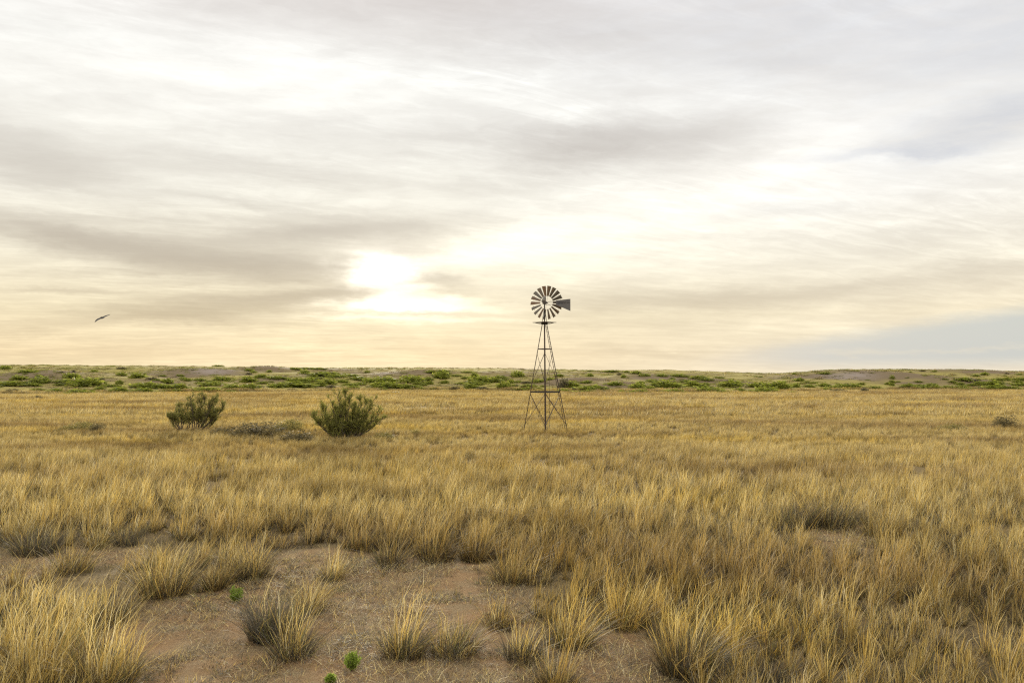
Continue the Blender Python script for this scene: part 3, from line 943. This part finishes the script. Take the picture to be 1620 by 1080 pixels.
for k in range(4):
    mb = MB(); mb.angle_iron(leg_pt(k, -.1), leg_pt(k, ZT), dirs[k], .06, .008)
    mb.build("tower_leg", M_STEEL, wm)
ZG1, ZG2 = zp(552.4), zp(620.0)
for zg, ww in ((ZG1, .05), (ZG2, .07)):
    mb = MB()
    for k in range(4):
        mb.angle_iron(leg_pt(k, zg), leg_pt((k + 1) % 4, zg), (dirs[k] + dirs[(k + 1) % 4]), ww * .9, .008)
    mb.build("girt", M_STEEL, wm)
mb = MB()
for (za, zb, r) in ((ZG1 - .25, ZG2 + .55, .011), (ZG2 - .1, zp(672), .015)):
    for k in range(4):
        a, b = k, (k + 1) % 4
        mb.bar(leg_pt(a, za), leg_pt(b, zb), r, n=5); mb.bar(leg_pt(b, za), leg_pt(a, zb), r, n=5)
mb.build("cross_brace", M_STEEL, wm)
# ladder up the right-hand leg
mb = MB()
off = Vector((-.145, -.05, 0))
zl0, zl1 = zp(678), ZT - .1
mb.bar(leg_pt(2, zl0) + off, leg_pt(2, zl1) + off * .8, .018, n=5)
nr = 21
for k in range(nr):
    z = zl0 + (zl1 - zl0) * (k + .5) / nr
    mb.bar(leg_pt(2, z), leg_pt(2, z) + off * (1 - .2 * k / nr), .016, n=4)
mb.build("ladder", M_STEEL, wm)
# drop pipe in the middle and a thin pump rod beside it
mb = MB(); mb.bar((AX * .2, 0, -.1), (AX, 0, ZT + .1), .020, n=8)
mb.build("drop_pipe", M_STEEL, wm)
mb = MB(); mb.bar((7.0 * U, .35, -.1), (6.2 * U, .25, zp(563)), .010, n=5); mb.bar((6.9 * U, .34, zp(652)), (AX * .3, 0, zp(652)), .012, n=5)
mb.bar((6.4 * U, .28, zp(586)), (AX * .7, 0, zp(586)), .010, n=5)
mb.build("pump_rod", M_STEEL, wm)
# platform
mb = MB()
zpl = zp(510.3); hp = .78
for k in range(7):
    t = -1 + (k + .5) * 2 / 7
    c = Vector((AX, 0, zpl)) + (dirs[3] + dirs[2]).normalized() * t * hp * .7071
    ax = (dirs[2] - dirs[3]).normalized()
    Mx = Matrix((ax, (dirs[3] + dirs[2]).normalized(), Vector((0, 0, 1)))).transposed()
    mb.box(c, (hp * 1.414, hp * 1.414 / 7 - .012, .032), Mx)
mb.build("platform", M_WOOD, wm)
mb = MB()
Mx = Matrix.Rotation(R(45) - TH, 3, 'Z')
mb.box((AX, 0, zpl - .075), (.30, .30, .11), Mx)
for k in range(4):
    mb.bar(Vector((AX, 0, zpl - .13)) + dirs[k] * .15, Vector((AX, 0, zpl - .02)) + dirs[k] * .6, .016, n=5)
mb.build("platform_support", M_STEEL, wm)
# mast: the leg heads run together above the platform round the mast pipe
mb = MB(); zh = zp(478)
mb.bar((AX, 0, zpl + .02), (AX, 0, zh - .08), .038, n=8)
for k in range(4):
    mb.bar(Vector((AX, 0, zpl + .02)) + dirs[k] * .145, Vector((AX, 0, zp(492))) + dirs[k] * .045, .017, n=5)
mb.bar((AX, 0, zp(492) - .04), (AX, 0, zp(492) + .05), .06, n=8)
mb.build("mast", M_STEEL, wm)

YAW = R(-22)
head = empty("head", (AX, 0, zh)); head.parent = wm
HR = Matrix.Rotation(YAW, 4, 'Z')     # local +y points along the wheel shaft, away from the viewer
def hd(v): return HR @ Vector(v)
# gearbox with its tall sheet hood
mb = MB()
mb.bar(hd((0, -.17, 0)), hd((0, .20, 0)), .105, .085, n=12)
mb.bar(hd((0, .20, 0)), hd((0, .46, .0)), .045, .045, n=8)
mb.box(hd((0, 0, -.06)), (.17, .26, .14), HR.to_3x3())
gb = mb.build("gearbox", M_HUB, wm); gb.location = (AX, 0, zh)
mb = MB()
prof = [(-.20, .02), (-.17, .10), (-.05, .33), (-.01, .375), (.06, .385), (.065, .02)]   # x right, z up
rows = []
for sy, sc in ((-.15, .8), (-.11, .97), (0, 1.0), (.11, .97), (.15, .8)):
    rows.append([hd((x * (sc * .5 + .5), sy, .02 + (z - .02) * sc)) for x, z in prof])
n = len(prof); vs = [v for r in rows for v in r]; fs = []
for i in range(4):
    for k in range(n):
        fs.append((i * n + k, i * n + (k + 1) % n, (i + 1) * n + (k + 1) % n, (i + 1) * n + k))
fs += [tuple(range(n))[::-1], tuple(range(4 * n, 5 * n))]
mb.add(vs, fs)
hood = mb.build("hood", M_HOOD, gb)
bpy.data.objects.remove(head)

# wheel: 18 pitched sheet blades, two rims, thin spokes
wc = hd((0, .42, 0)) + Vector((AX, 0, zh))
wheel = empty("wheel", wc, YAW); wheel.parent = wm
RO, RI = 26.9 * U, 10.6 * U
mb = MB(); mb.bar((0, -.06, 0), (0, .08, 0), .06, n=10); mb.build("hub", M_HUB, wheel)
mb = MB()
for k in range(6):
    a = R(60 * k + 20)
    mb.bar((.04 * math.cos(a), 0, .04 * math.sin(a)), (RO * .80 * math.cos(a), 0.0, RO * .80 * math.sin(a)), .006, n=4)
mb.build("spokes", M_STEEL, wheel)
for rr in (RI + .02, RO - .14):
    mb = MB(); ns = 54
    for k in range(ns):
        a, b = 2 * math.pi * k / ns, 2 * math.pi * (k + 1) / ns
        mb.bar((rr * math.cos(a), 0, rr * math.sin(a)), (rr * math.cos(b), 0, rr * math.sin(b)), .007, n=4)
    mb.build("rim", M_STEEL, wheel)
def blade_me():
    V = []; nr_, nc = 5, 6
    pitch = R(31)
    for i in range(nr_ + 1):
        r = RI + (RO - RI) * i / nr_
        ch = .125 + (.275 - .125) * i / nr_
        for j in range(nc + 1):
            s = (j / nc - .5) * ch
            bow = .16 * ch * (1 - (2 * j / nc - 1) ** 2)
            V.append((s * math.cos(pitch) + bow * math.sin(pitch), s * math.sin(pitch) - bow * math.cos(pitch), r))
    w = nc + 1
    q = [(i * w + j, i * w + j + 1, (i + 1) * w + j + 1, (i + 1) * w + j) for i in range(nr_) for j in range(nc)]
    # 3 mm sheet: back side offset
    n0 = len(V)
    V2 = [(x - .003 * math.sin(pitch), y + .003 * math.cos(pitch), z) for x, y, z in V]
    q2 = [(d + n0, c + n0, b + n0, a + n0) for a, b, c, d in q]
    ed = [(i * w, (i + 1) * w) for i in range(nr_)] + [((i + 1) * w + nc, i * w + nc) for i in range(nr_)] + [(j + 1, j) for j in range(nc)] + [(nr_ * w + j, nr_ * w + j + 1) for j in range(nc)]
    q3 = [(a, b, b + n0, a + n0) for a, b in ed]
    me = bpy.data.meshes.new("blade"); me.from_pydata(V + V2, [], q + q2 + q3); me.update()
    me.materials.append(M_BLADE)
    return me
bm_ = blade_me()
for k in range(18):
    o = link("blade", bm_, None, wheel)
    o.rotation_euler = (0, R(10 + 20 * k), 0)
# tail vane, folded round beside the wheel
VD = Vector((math.cos(R(-14)), math.sin(R(-14)), 0))       # direction of the vane from the mast
V0 = Vector((AX, -.06, zh))
def vp(dpx, py): return V0 + VD * (dpx * U / math.cos(R(14))) + Vector((0, 0, (478 - py) * U))
vane = MB()
vane.plate([vp(18.0, 475.9), vp(40.3, 473.9), vp(40.3, 493.1), vp(18.0, 482.9)], .008)
tv = vane.build("tail_vane", M_VANE, wm)
mb = MB()
mb.bar(vp(1.0, 482.2), vp(20, 482.2), .015, n=5); mb.bar(vp(3.5, 478.6), vp(20, 478.6), .013, n=5)
mb.bar(vp(20, 478.6) - Vector((0, .02, 0)), vp(39, 479.5) - Vector((0, .02, 0)), .012, n=5)
mb.build("vane_arm", M_STEEL, tv)
# worn, illegible lettering on the vane
mb = MB()
fr = Vector((0, -.010, 0))
xs_ = [19.0, 21.2, 22.9, 25.0, 27.3]
for i, x in enumerate(xs_):
    h = 1.5 + .5 * (i % 2)
    mb.plate([vp(x, 480.1 - h / 2) + fr, vp(x + 1.5, 480.3 - h / 2) + fr, vp(x + 1.4, 480.6 + h / 2) + fr, vp(x + .2, 480.4 + h / 2) + fr], .004)
mb.build("lettering", M_PAINT, tv)

# ------------------------------------------------------------------ bird
bd = ray(161.0, 502.5); D = 66.0
bc = Vector((0, 0, EYE)) + Vector(bd / bd[1]) * D
m = D / FPX
wv = Vector((.75, .51, .42)).normalized()           # towards the right-hand wing tip in the photo
bv = Vector((-.60, .79, .12)); bv = (bv - wv * bv.dot(wv)).normalized()   # heading
nv = wv.cross(bv).normalized()
SP = 12.6 * m
mb = MB()
# body: rings along the heading
rings = []; nb = 10
for (s, r) in [(.40, .012), (.36, .045), (.29, .06), (.22, .055), (.12, .085), (0, .10), (-.14, .085), (-.26, .05), (-.34, .03)]:
    c = bv * s * 1.05
    rings.append([c + wv * math.cos(2 * math.pi * k / nb) * r + nv * math.sin(2 * math.pi * k / nb) * r * .9 for k in range(nb)])
vs = [v for r_ in rings for v in r_]
fs = [(i * nb + k, i * nb + (k + 1) % nb, (i + 1) * nb + (k + 1) % nb, (i + 1) * nb + k) for i in range(len(rings) - 1) for k in range(nb)]
fs += [tuple(range(nb))[::-1], tuple(range((len(rings) - 1) * nb, len(rings) * nb))]
mb.add(vs, fs)
# tail fan
tl = [(-.26, -.05), (-.58, -.13), (-.63, -.05), (-.64, .03), (-.60, .12), (-.26, .05)]
mb.plate([bv * a + wv * b for a, b in tl], .016)
# wings: stations along the span, leading and trailing edge, slight droop at the lower side
for sg, bend in ((1, .04), (-1, -.10)):
    st = [(0.04, .17, -.16), (.2, .20, -.17), (.42, .23, -.15), (.66, .16, -.14), (.86, .02, -.16), (.97, -.08, -.17), (1.0, -.13, -.15)]
    up, dn = [], []
    for (f, le, te) in st:
        le, te = (le * 1.75, te * 1.85) if sg > 0 else (le * 2.1, te * 2.3)
        c = wv * (sg * f * SP) + nv * (bend * f * f)
        th = .03 * (1 - f) + .008
        up.append((c + bv * le + nv * th * .3, c + bv * (le * .5 + te * .5) + nv * th, c + bv * te))
        dn.append((c + bv * le - nv * th * .3, c + bv * (le * .5 + te * .5) - nv * th * .4, c + bv * te - nv * .004))
    vs = []
    for a, b in zip(up, dn): vs += [a[0], a[1], a[2], b[2], b[1], b[0]]
    fs = [(i * 6 + k, i * 6 + (k + 1) % 6, (i + 1) * 6 + (k + 1) % 6, (i + 1) * 6 + k) for i in range(len(st) - 1) for k in range(6)]
    fs += [tuple(range(6))[::-1], tuple(range((len(st) - 1) * 6, len(st) * 6))]
    mb.add(vs, fs)
bird = mb.build("bird", M_FEATHER, None)
bird.location = bc
tag(bird, "dark bird gliding with spread wings low in the cloudy sky", "bird")

# ------------------------------------------------------------------ sky and sun
def azel(px, py):
    d = ray(px, py)
    return math.atan2(d[0], d[1]), math.atan2(d[2], math.hypot(d[0], d[1]))


SUN_AZ, SUN_EL = azel(603, 436)
W = bpy.data.worlds.new("World"); S.world = W; W.use_nodes = True
nt = W.node_tree; nt.nodes.clear()
tc = N(nt, 'ShaderNodeTexCoord'); sep = N(nt, 'ShaderNodeSeparateXYZ'); lk(nt, tc.outputs['Generated'], sep.inputs[0])
dx, dy, dz = sep.outputs
AZ = math_(nt, 'ARCTAN2', dx, dy)
EL = math_(nt, 'ARCSINE', dz)
# cloud-layer coordinates: the ray meets a flat layer overhead, so streaks crowd towards the horizon
den_ = math_(nt, 'ADD', math_(nt, 'MAXIMUM', dz, 0.0), .10)
cmb = N(nt, 'ShaderNodeCombineXYZ')
lk(nt, math_(nt, 'DIVIDE', dx, den_), cmb.inputs[0]); lk(nt, math_(nt, 'DIVIDE', dy, den_), cmb.inputs[1])
layer = cmb.outputs[0]
ae = N(nt, 'ShaderNodeCombineXYZ'); lk(nt, AZ, ae.inputs[0]); lk(nt, EL, ae.inputs[1])
# wind-drawn waviness
wn = N(nt, 'ShaderNodeTexNoise'); wn.inputs['Scale'].default_value = 1.0; wn.inputs['Detail'].default_value = 6; wn.inputs['Roughness'].default_value = .62
lk(nt, mapping(nt, ae.outputs[0], (5.5, 19, 1)), wn.inputs['Vector'])
vs_ = N(nt, 'ShaderNodeVectorMath', operation='SUBTRACT'); lk(nt, wn.outputs['Color'], vs_.inputs[0]); vs_.inputs[1].default_value = (.5, .5, .5)
vm_ = N(nt, 'ShaderNodeVectorMath', operation='MULTIPLY'); lk(nt, vs_.outputs[0], vm_.inputs[0]); vm_.inputs[1].default_value = (.085, .022, 0)
va_ = N(nt, 'ShaderNodeVectorMath', operation='ADD'); lk(nt, ae.outputs[0], va_.inputs[0]); lk(nt, vm_.outputs[0], va_.inputs[1])
wn2 = N(nt, 'ShaderNodeTexNoise'); wn2.inputs['Scale'].default_value = 1.0; wn2.inputs['Detail'].default_value = 8; wn2.inputs['Roughness'].default_value = .68
lk(nt, mapping(nt, ae.outputs[0], (22, 75, 1)), wn2.inputs['Vector'])
vs2 = N(nt, 'ShaderNodeVectorMath', operation='SUBTRACT'); lk(nt, wn2.outputs['Color'], vs2.inputs[0]); vs2.inputs[1].default_value = (.5, .5, .5)
vm2 = N(nt, 'ShaderNodeVectorMath', operation='MULTIPLY'); lk(nt, vs2.outputs[0], vm2.inputs[0]); vm2.inputs[1].default_value = (.055, .018, 0)
va2 = N(nt, 'ShaderNodeVectorMath', operation='ADD'); lk(nt, va_.outputs[0], va2.inputs[0]); lk(nt, vm2.outputs[0], va2.inputs[1])
WARP = va2.outputs[0]


def blob(cx, cy, rx, ry, rot, vec=None):
    """soft cloud of its own place and size on the sky sphere"""
    a, e = azel(cx, cy)
    mp = N(nt, 'ShaderNodeMapping', vector_type='TEXTURE')
    mp.inputs['Location'].default_value = (a, e, 0); mp.inputs['Rotation'].default_value = (0, 0, R(rot))
    mp.inputs['Scale'].default_value = (rx / FPX, ry / FPX, 1)
    lk(nt, WARP if vec is None else vec, mp.inputs['Vector'])
    dp = N(nt, 'ShaderNodeVectorMath', operation='DOT_PRODUCT'); lk(nt, mp.outputs[0], dp.inputs[0]); lk(nt, mp.outputs[0], dp.inputs[1])
    return math_(nt, 'POWER', .37, dp.outputs['Value'])


def total(lst, vec=None, boost=False):
    t = None
    for (cx, cy, rx, ry, rot, amp) in lst:
        if boost and 330 < cy < 515 and cx < 760: amp *= 1.6
        b = blob(cx, cy, rx, ry, rot, vec)
        t = math_(nt, 'MULTIPLY', b, amp) if t is None else math_(nt, 'MULTIPLY_ADD', b, amp, t)
    return t


DARK = [(450, -20, 520, 62, -4, .09), (900, 62, 190, 24, -8, .09), (1235, 101, 95, 13, -8, .08), (1400, 128, 130, 14, -15, .05),
        (30, 250, 150, 34, -12, .26), (250, 252, 290, 30, 0, .11), (520, 205, 220, 26, 0, .06), (470, 275, 200, 18, -4, .08),
        (950, 228, 200, 32, -3, .30), (1070, 214, 150, 24, -2, .12), (860, 262, 120, 28, 12, .14), 
        (400, 318, 150, 9, -1, .12), (70, 370, 130, 13, -3, .15), (560, 360, 150, 18, 4, .20), (430, 372, 200, 15, 3, .15), (200, 392, 180, 18, -8, .20),
        (330, 405, 220, 22, -4, .18), (470, 415, 170, 28, 2, .22), (640, 395, 55, 12, 0, .16), (692, 446, 46, 12, -10, .17), (250, 345, 190, 6, 4, .07), (480, 335, 130, 5, -5, .06), (150, 428, 150, 6, 3, .08), (340, 446, 170, 6, 4, .09), (120, 300, 160, 7, -6, .08), (1100, 430, 200, 6, 5, .05),
        (100, 461, 110, 5, 0, .13), (390, 480, 200, 17, 5, .24), (525, 462, 110, 11, 8, .20), (300, 502, 140, 13, 0, .15), 
        (50, 520, 120, 9, 8, .11), (80, 556, 170, 16, 0, .08), (620, 496, 150, 4, 0, .14), 
        (1440, 442, 270, 13, 4, .13), (1200, 468, 330, 20, 0, .13), (1000, 478, 190, 22, 0, .11), (900, 512, 210, 11, 0, .08),
        (1500, 362, 210, 30, 2, .07), (1040, 557, 115, 7, -3, .09)]
LAV = [(1380, 30, 480, 100, -6, .40), (1600, 90, 200, 60, 10, .25), (1570, 200, 130, 34, 12, .55), (1488, 239, 80, 8, -5, .30), (1320, 247, 95, 7, 0, .25), (1430, 218, 130, 26, 8, .20), (1230, 330, 90, 14, 0, .18), ]
BRIGHT = [(606, 430, 46, 32, 0, 1.5), (612, 440, 105, 56, 0, .15), (622, 482, 95, 13, 0, .65), (650, 488, 180, 18, 0, .20), (620, 506, 170, 5, 0, .22), (730, 402, 160, 26, 10, .13), (860, 390, 230, 38, 8, .09),
          (1000, 400, 300, 50, 0, .06), (1180, 260, 260, 60, 15, .07), (300, 120, 300, 60, 0, .05), (1300, 300, 260, 50, 0, .04), (1250, 262, 250, 36, 18, .07), (450, 140, 420, 60, 0, .05)]
GLOW = [(606, 446, 240, 110, 0, .07), (606, 490, 700, 220, 0, .015)]

# base of the layer: colour by elevation (values are the layer's own brightness)
def lin(r, g, b):
    f = lambda v: ((v / 255 + .055) / 1.055) ** 2.4 if v > 10 else v / 255 / 12.92
    return (f(r), f(g), f(b))


elf = math_(nt, 'DIVIDE', EL, R(30), clamp=True)
def pos(py): return max(0.0, min(1.0, azel(810, py)[1] / R(30)))
warm = ramp(nt, elf, [(0.0, lin(250, 228, 184)), (pos(560), lin(249, 226, 183)), (pos(500), lin(249, 234, 198)), (pos(420), lin(248, 240, 218)), (pos(330), lin(247, 243, 230)), (pos(200), lin(245, 243, 236)), (pos(120), lin(244, 243, 238)), (pos(0), lin(236, 231, 227))])
cool = ramp(nt, elf, [(0.0, lin(243, 228, 202)), (pos(560), lin(242, 228, 200)), (pos(500), lin(246, 233, 204)), (pos(420), lin(247, 240, 222)), (pos(330), lin(247, 244, 236)), (pos(200), lin(245, 243, 238)), (pos(120), lin(242, 240, 237)), (pos(0), lin(231, 228, 227))])
side = N(nt, 'ShaderNodeMapRange'); side.inputs[1].default_value = azel(700, 500)[0]; side.inputs[2].default_value = azel(1350, 500)[0]
lk(nt, AZ, side.inputs[0])
base = mixrgb(nt, side.outputs[0], warm, cool)

fib = noise(nt, mapping(nt, layer, (.9, 2.6, 1)), 1.3, 9, .62, .3)
fib2 = noise(nt, mapping(nt, ae.outputs[0], (6, 26, 1)), 1.0, 8, .6, .2)
fib3 = noise(nt, mapping(nt, WARP, (9, 44, 1)), 1.0, 7, .65, .4)
fibv = math_(nt, 'MULTIPLY_ADD', math_(nt, 'SUBTRACT', fib, .53), .26, math_(nt, 'MULTIPLY', math_(nt, 'SUBTRACT', fib2, .52), .24))
fibv = math_(nt, 'MULTIPLY_ADD', math_(nt, 'SUBTRACT', fib3, .5), .26, fibv)
rotl = N(nt, 'ShaderNodeMapping'); rotl.inputs['Rotation'].default_value = (0, 0, R(-24)); lk(nt, layer, rotl.inputs['Vector'])
wisp = noise(nt, mapping(nt, rotl.outputs[0], (1.3, 4.4, 1)), 1.6, 12, .68, 1.1)
wsp = N(nt, 'ShaderNodeMapRange', interpolation_type='SMOOTHSTEP'); wsp.inputs[1].default_value = .40; wsp.inputs[2].default_value = .64; wsp.inputs[3].default_value = -.5; wsp.inputs[4].default_value = .5
lk(nt, wisp, wsp.inputs[0])
wmask = noise(nt, mapping(nt, ae.outputs[0], (2.2, 5, 1)), 1.0, 3, .5)
fibv = math_(nt, 'MULTIPLY_ADD', wsp.outputs[0], math_(nt, 'MULTIPLY', ramp(nt, wmask, [(.38, .2), (.60, 1.0)]), .085), fibv)
fibv = math_(nt, 'ADD', fibv, .035)
dark = math_(nt, 'SUBTRACT', total(DARK, None, True), fibv)
dk = math_(nt, 'MULTIPLY', dark, math_(nt, 'MULTIPLY_ADD', fib2, .9, .75))
dk = math_(nt, 'MULTIPLY', math_(nt, 'SUBTRACT', 1.0, math_(nt, 'POWER', .10, dk)), .45)
# thick cloud lets less light through: neutral violet-grey absorption
tint = N(nt, 'ShaderNodeVectorMath', operation='MULTIPLY')
dkc = N(nt, 'ShaderNodeCombineXYZ')
for i in range(3): lk(nt, dk, dkc.inputs[i])
lk(nt, dkc.outputs[0], tint.inputs[0]); tint.inputs[1].default_value = (.98, 1.05, 1.06)
one = N(nt, 'ShaderNodeVectorMath', operation='SUBTRACT'); one.inputs[0].default_value = (1, 1, 1); lk(nt, tint.outputs[0], one.inputs[1])
mul = N(nt, 'ShaderNodeVectorMath', operation='MULTIPLY'); lk(nt, base, mul.inputs[0]); lk(nt, one.outputs[0], mul.inputs[1])
cloud = mul.outputs[0]
cloud = mixrgb(nt, math_(nt, 'MULTIPLY', total(LAV), math_(nt, 'MULTIPLY_ADD', fib3, 2.2, -.25, clamp=True)), cloud, lin(200, 204, 213))
# blue-grey clear strip low on the right
s_a = azel(1170, 545); s_b = azel(1620, 480)
sl = (s_b[1] - s_a[1]) / (s_b[0] - s_a[0])
ws = N(nt, 'ShaderNodeSeparateXYZ'); lk(nt, WARP, ws.inputs[0])
wy = math_(nt, 'MULTIPLY_ADD', math_(nt, 'SUBTRACT', ws.outputs[1], EL), .75, EL)
line = math_(nt, 'SUBTRACT', math_(nt, 'MULTIPLY_ADD', math_(nt, 'SUBTRACT', AZ, s_a[0]), sl, s_a[1]), wy)
m1 = N(nt, 'ShaderNodeMapRange', interpolation_type='SMOOTHSTEP'); m1.inputs[1].default_value = -.004; m1.inputs[2].default_value = .018; lk(nt, line, m1.inputs[0])
m2 = N(nt, 'ShaderNodeMapRange', interpolation_type='SMOOTHSTEP'); m2.inputs[1].default_value = azel(1040, 540)[0]; m2.inputs[2].default_value = azel(1330, 540)[0]; lk(nt, AZ, m2.inputs[0])
m3 = N(nt, 'ShaderNodeMapRange', interpolation_type='SMOOTHSTEP'); m3.inputs[1].default_value = azel(1500, 590)[1]; m3.inputs[2].default_value = azel(1500, 560)[1]; m3.inputs[3].default_value = .12; lk(nt, EL, m3.inputs[0])
puff = total([(1520, 551, 120, 3, 2, .25), (1345, 555, 45, 5, 0, .3)])
gap = math_(nt, 'MULTIPLY', math_(nt, 'MULTIPLY', m1.outputs[0], m2.outputs[0]), m3.outputs[0])
gap = math_(nt, 'MULTIPLY', gap, math_(nt, 'SUBTRACT', 1.0, puff, clamp=True))
# light from the veiled sun
br = total(BRIGHT)
gl = total(GLOW, ae.outputs[0])
def scaled(val, c):
    n = N(nt, 'ShaderNodeVectorMath', operation='SCALE'); n.inputs[0].default_value = c; lk(nt, val, n.inputs['Scale']); return n.outputs[0]
def vadd(a, b):
    n = N(nt, 'ShaderNodeVectorMath', operation='ADD'); lk(nt, a, n.inputs[0]); lk(nt, b, n.inputs[1]); return n.outputs[0]
thru = math_(nt, 'MULTIPLY_ADD', dk, -2.0, 1.0, clamp=True)
br = math_(nt, 'MULTIPLY', br, thru); gl = math_(nt, 'MULTIPLY', gl, thru)
cloud = vadd(cloud, scaled(br, (1, .96, .86)))
cloud = vadd(cloud, scaled(gl, (1, .84, .50)))
# sky out of view overhead and behind, brightened as added fill for the grass
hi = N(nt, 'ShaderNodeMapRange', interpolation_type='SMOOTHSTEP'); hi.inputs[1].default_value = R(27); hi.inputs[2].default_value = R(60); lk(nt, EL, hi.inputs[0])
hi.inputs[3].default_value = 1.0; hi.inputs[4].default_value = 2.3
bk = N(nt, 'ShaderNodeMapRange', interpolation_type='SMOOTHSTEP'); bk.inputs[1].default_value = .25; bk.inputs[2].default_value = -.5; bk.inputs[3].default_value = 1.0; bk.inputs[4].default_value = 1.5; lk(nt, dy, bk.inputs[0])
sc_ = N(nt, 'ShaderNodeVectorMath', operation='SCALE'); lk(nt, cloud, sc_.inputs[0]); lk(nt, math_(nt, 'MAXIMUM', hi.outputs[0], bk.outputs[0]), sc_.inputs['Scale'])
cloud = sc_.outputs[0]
STR = 0.1
sky = N(nt, 'ShaderNodeTexSky', sky_type='NISHITA'); sky.sun_disc = False
sky.sun_elevation = SUN_EL; sky.sun_rotation = SUN_AZ; sky.air_density = 1.2; sky.dust_density = 2.0
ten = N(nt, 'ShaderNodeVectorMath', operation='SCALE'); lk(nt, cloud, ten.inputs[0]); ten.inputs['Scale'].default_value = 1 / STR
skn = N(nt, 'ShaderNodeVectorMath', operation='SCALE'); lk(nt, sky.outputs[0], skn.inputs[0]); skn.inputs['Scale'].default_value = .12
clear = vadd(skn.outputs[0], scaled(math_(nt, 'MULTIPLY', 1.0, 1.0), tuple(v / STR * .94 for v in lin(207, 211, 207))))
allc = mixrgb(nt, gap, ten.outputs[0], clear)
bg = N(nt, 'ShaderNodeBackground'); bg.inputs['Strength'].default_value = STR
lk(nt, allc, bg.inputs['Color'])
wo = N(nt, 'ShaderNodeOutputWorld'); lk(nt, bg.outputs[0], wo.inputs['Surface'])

sd = bpy.data.lights.new("sun", 'SUN'); sd.energy = 4.5; sd.angle = R(6); sd.color = (1, .92, .76)
sun = bpy.data.objects.new("sun", sd); COL.objects.link(sun)
dv = Vector((math.sin(SUN_AZ) * math.cos(SUN_EL), math.cos(SUN_AZ) * math.cos(SUN_EL), math.sin(SUN_EL)))
sun.rotation_euler = dv.to_track_quat('Z', 'Y').to_euler()
sun.location = (0, 0, 60)

S.view_settings.view_transform = 'Standard'; S.view_settings.look = 'None'
S.view_settings.exposure = 0.0; S.view_settings.gamma = 1
S.cycles.max_bounces = 8; S.cycles.transparent_max_bounces = 4
S.cycles.diffuse_bounces = 4
S.render.film_transparent = False
S.cycles.use_denoising = False
S.cycles.pixel_filter_type = 'BLACKMAN_HARRIS'; S.cycles.filter_width = 1.25
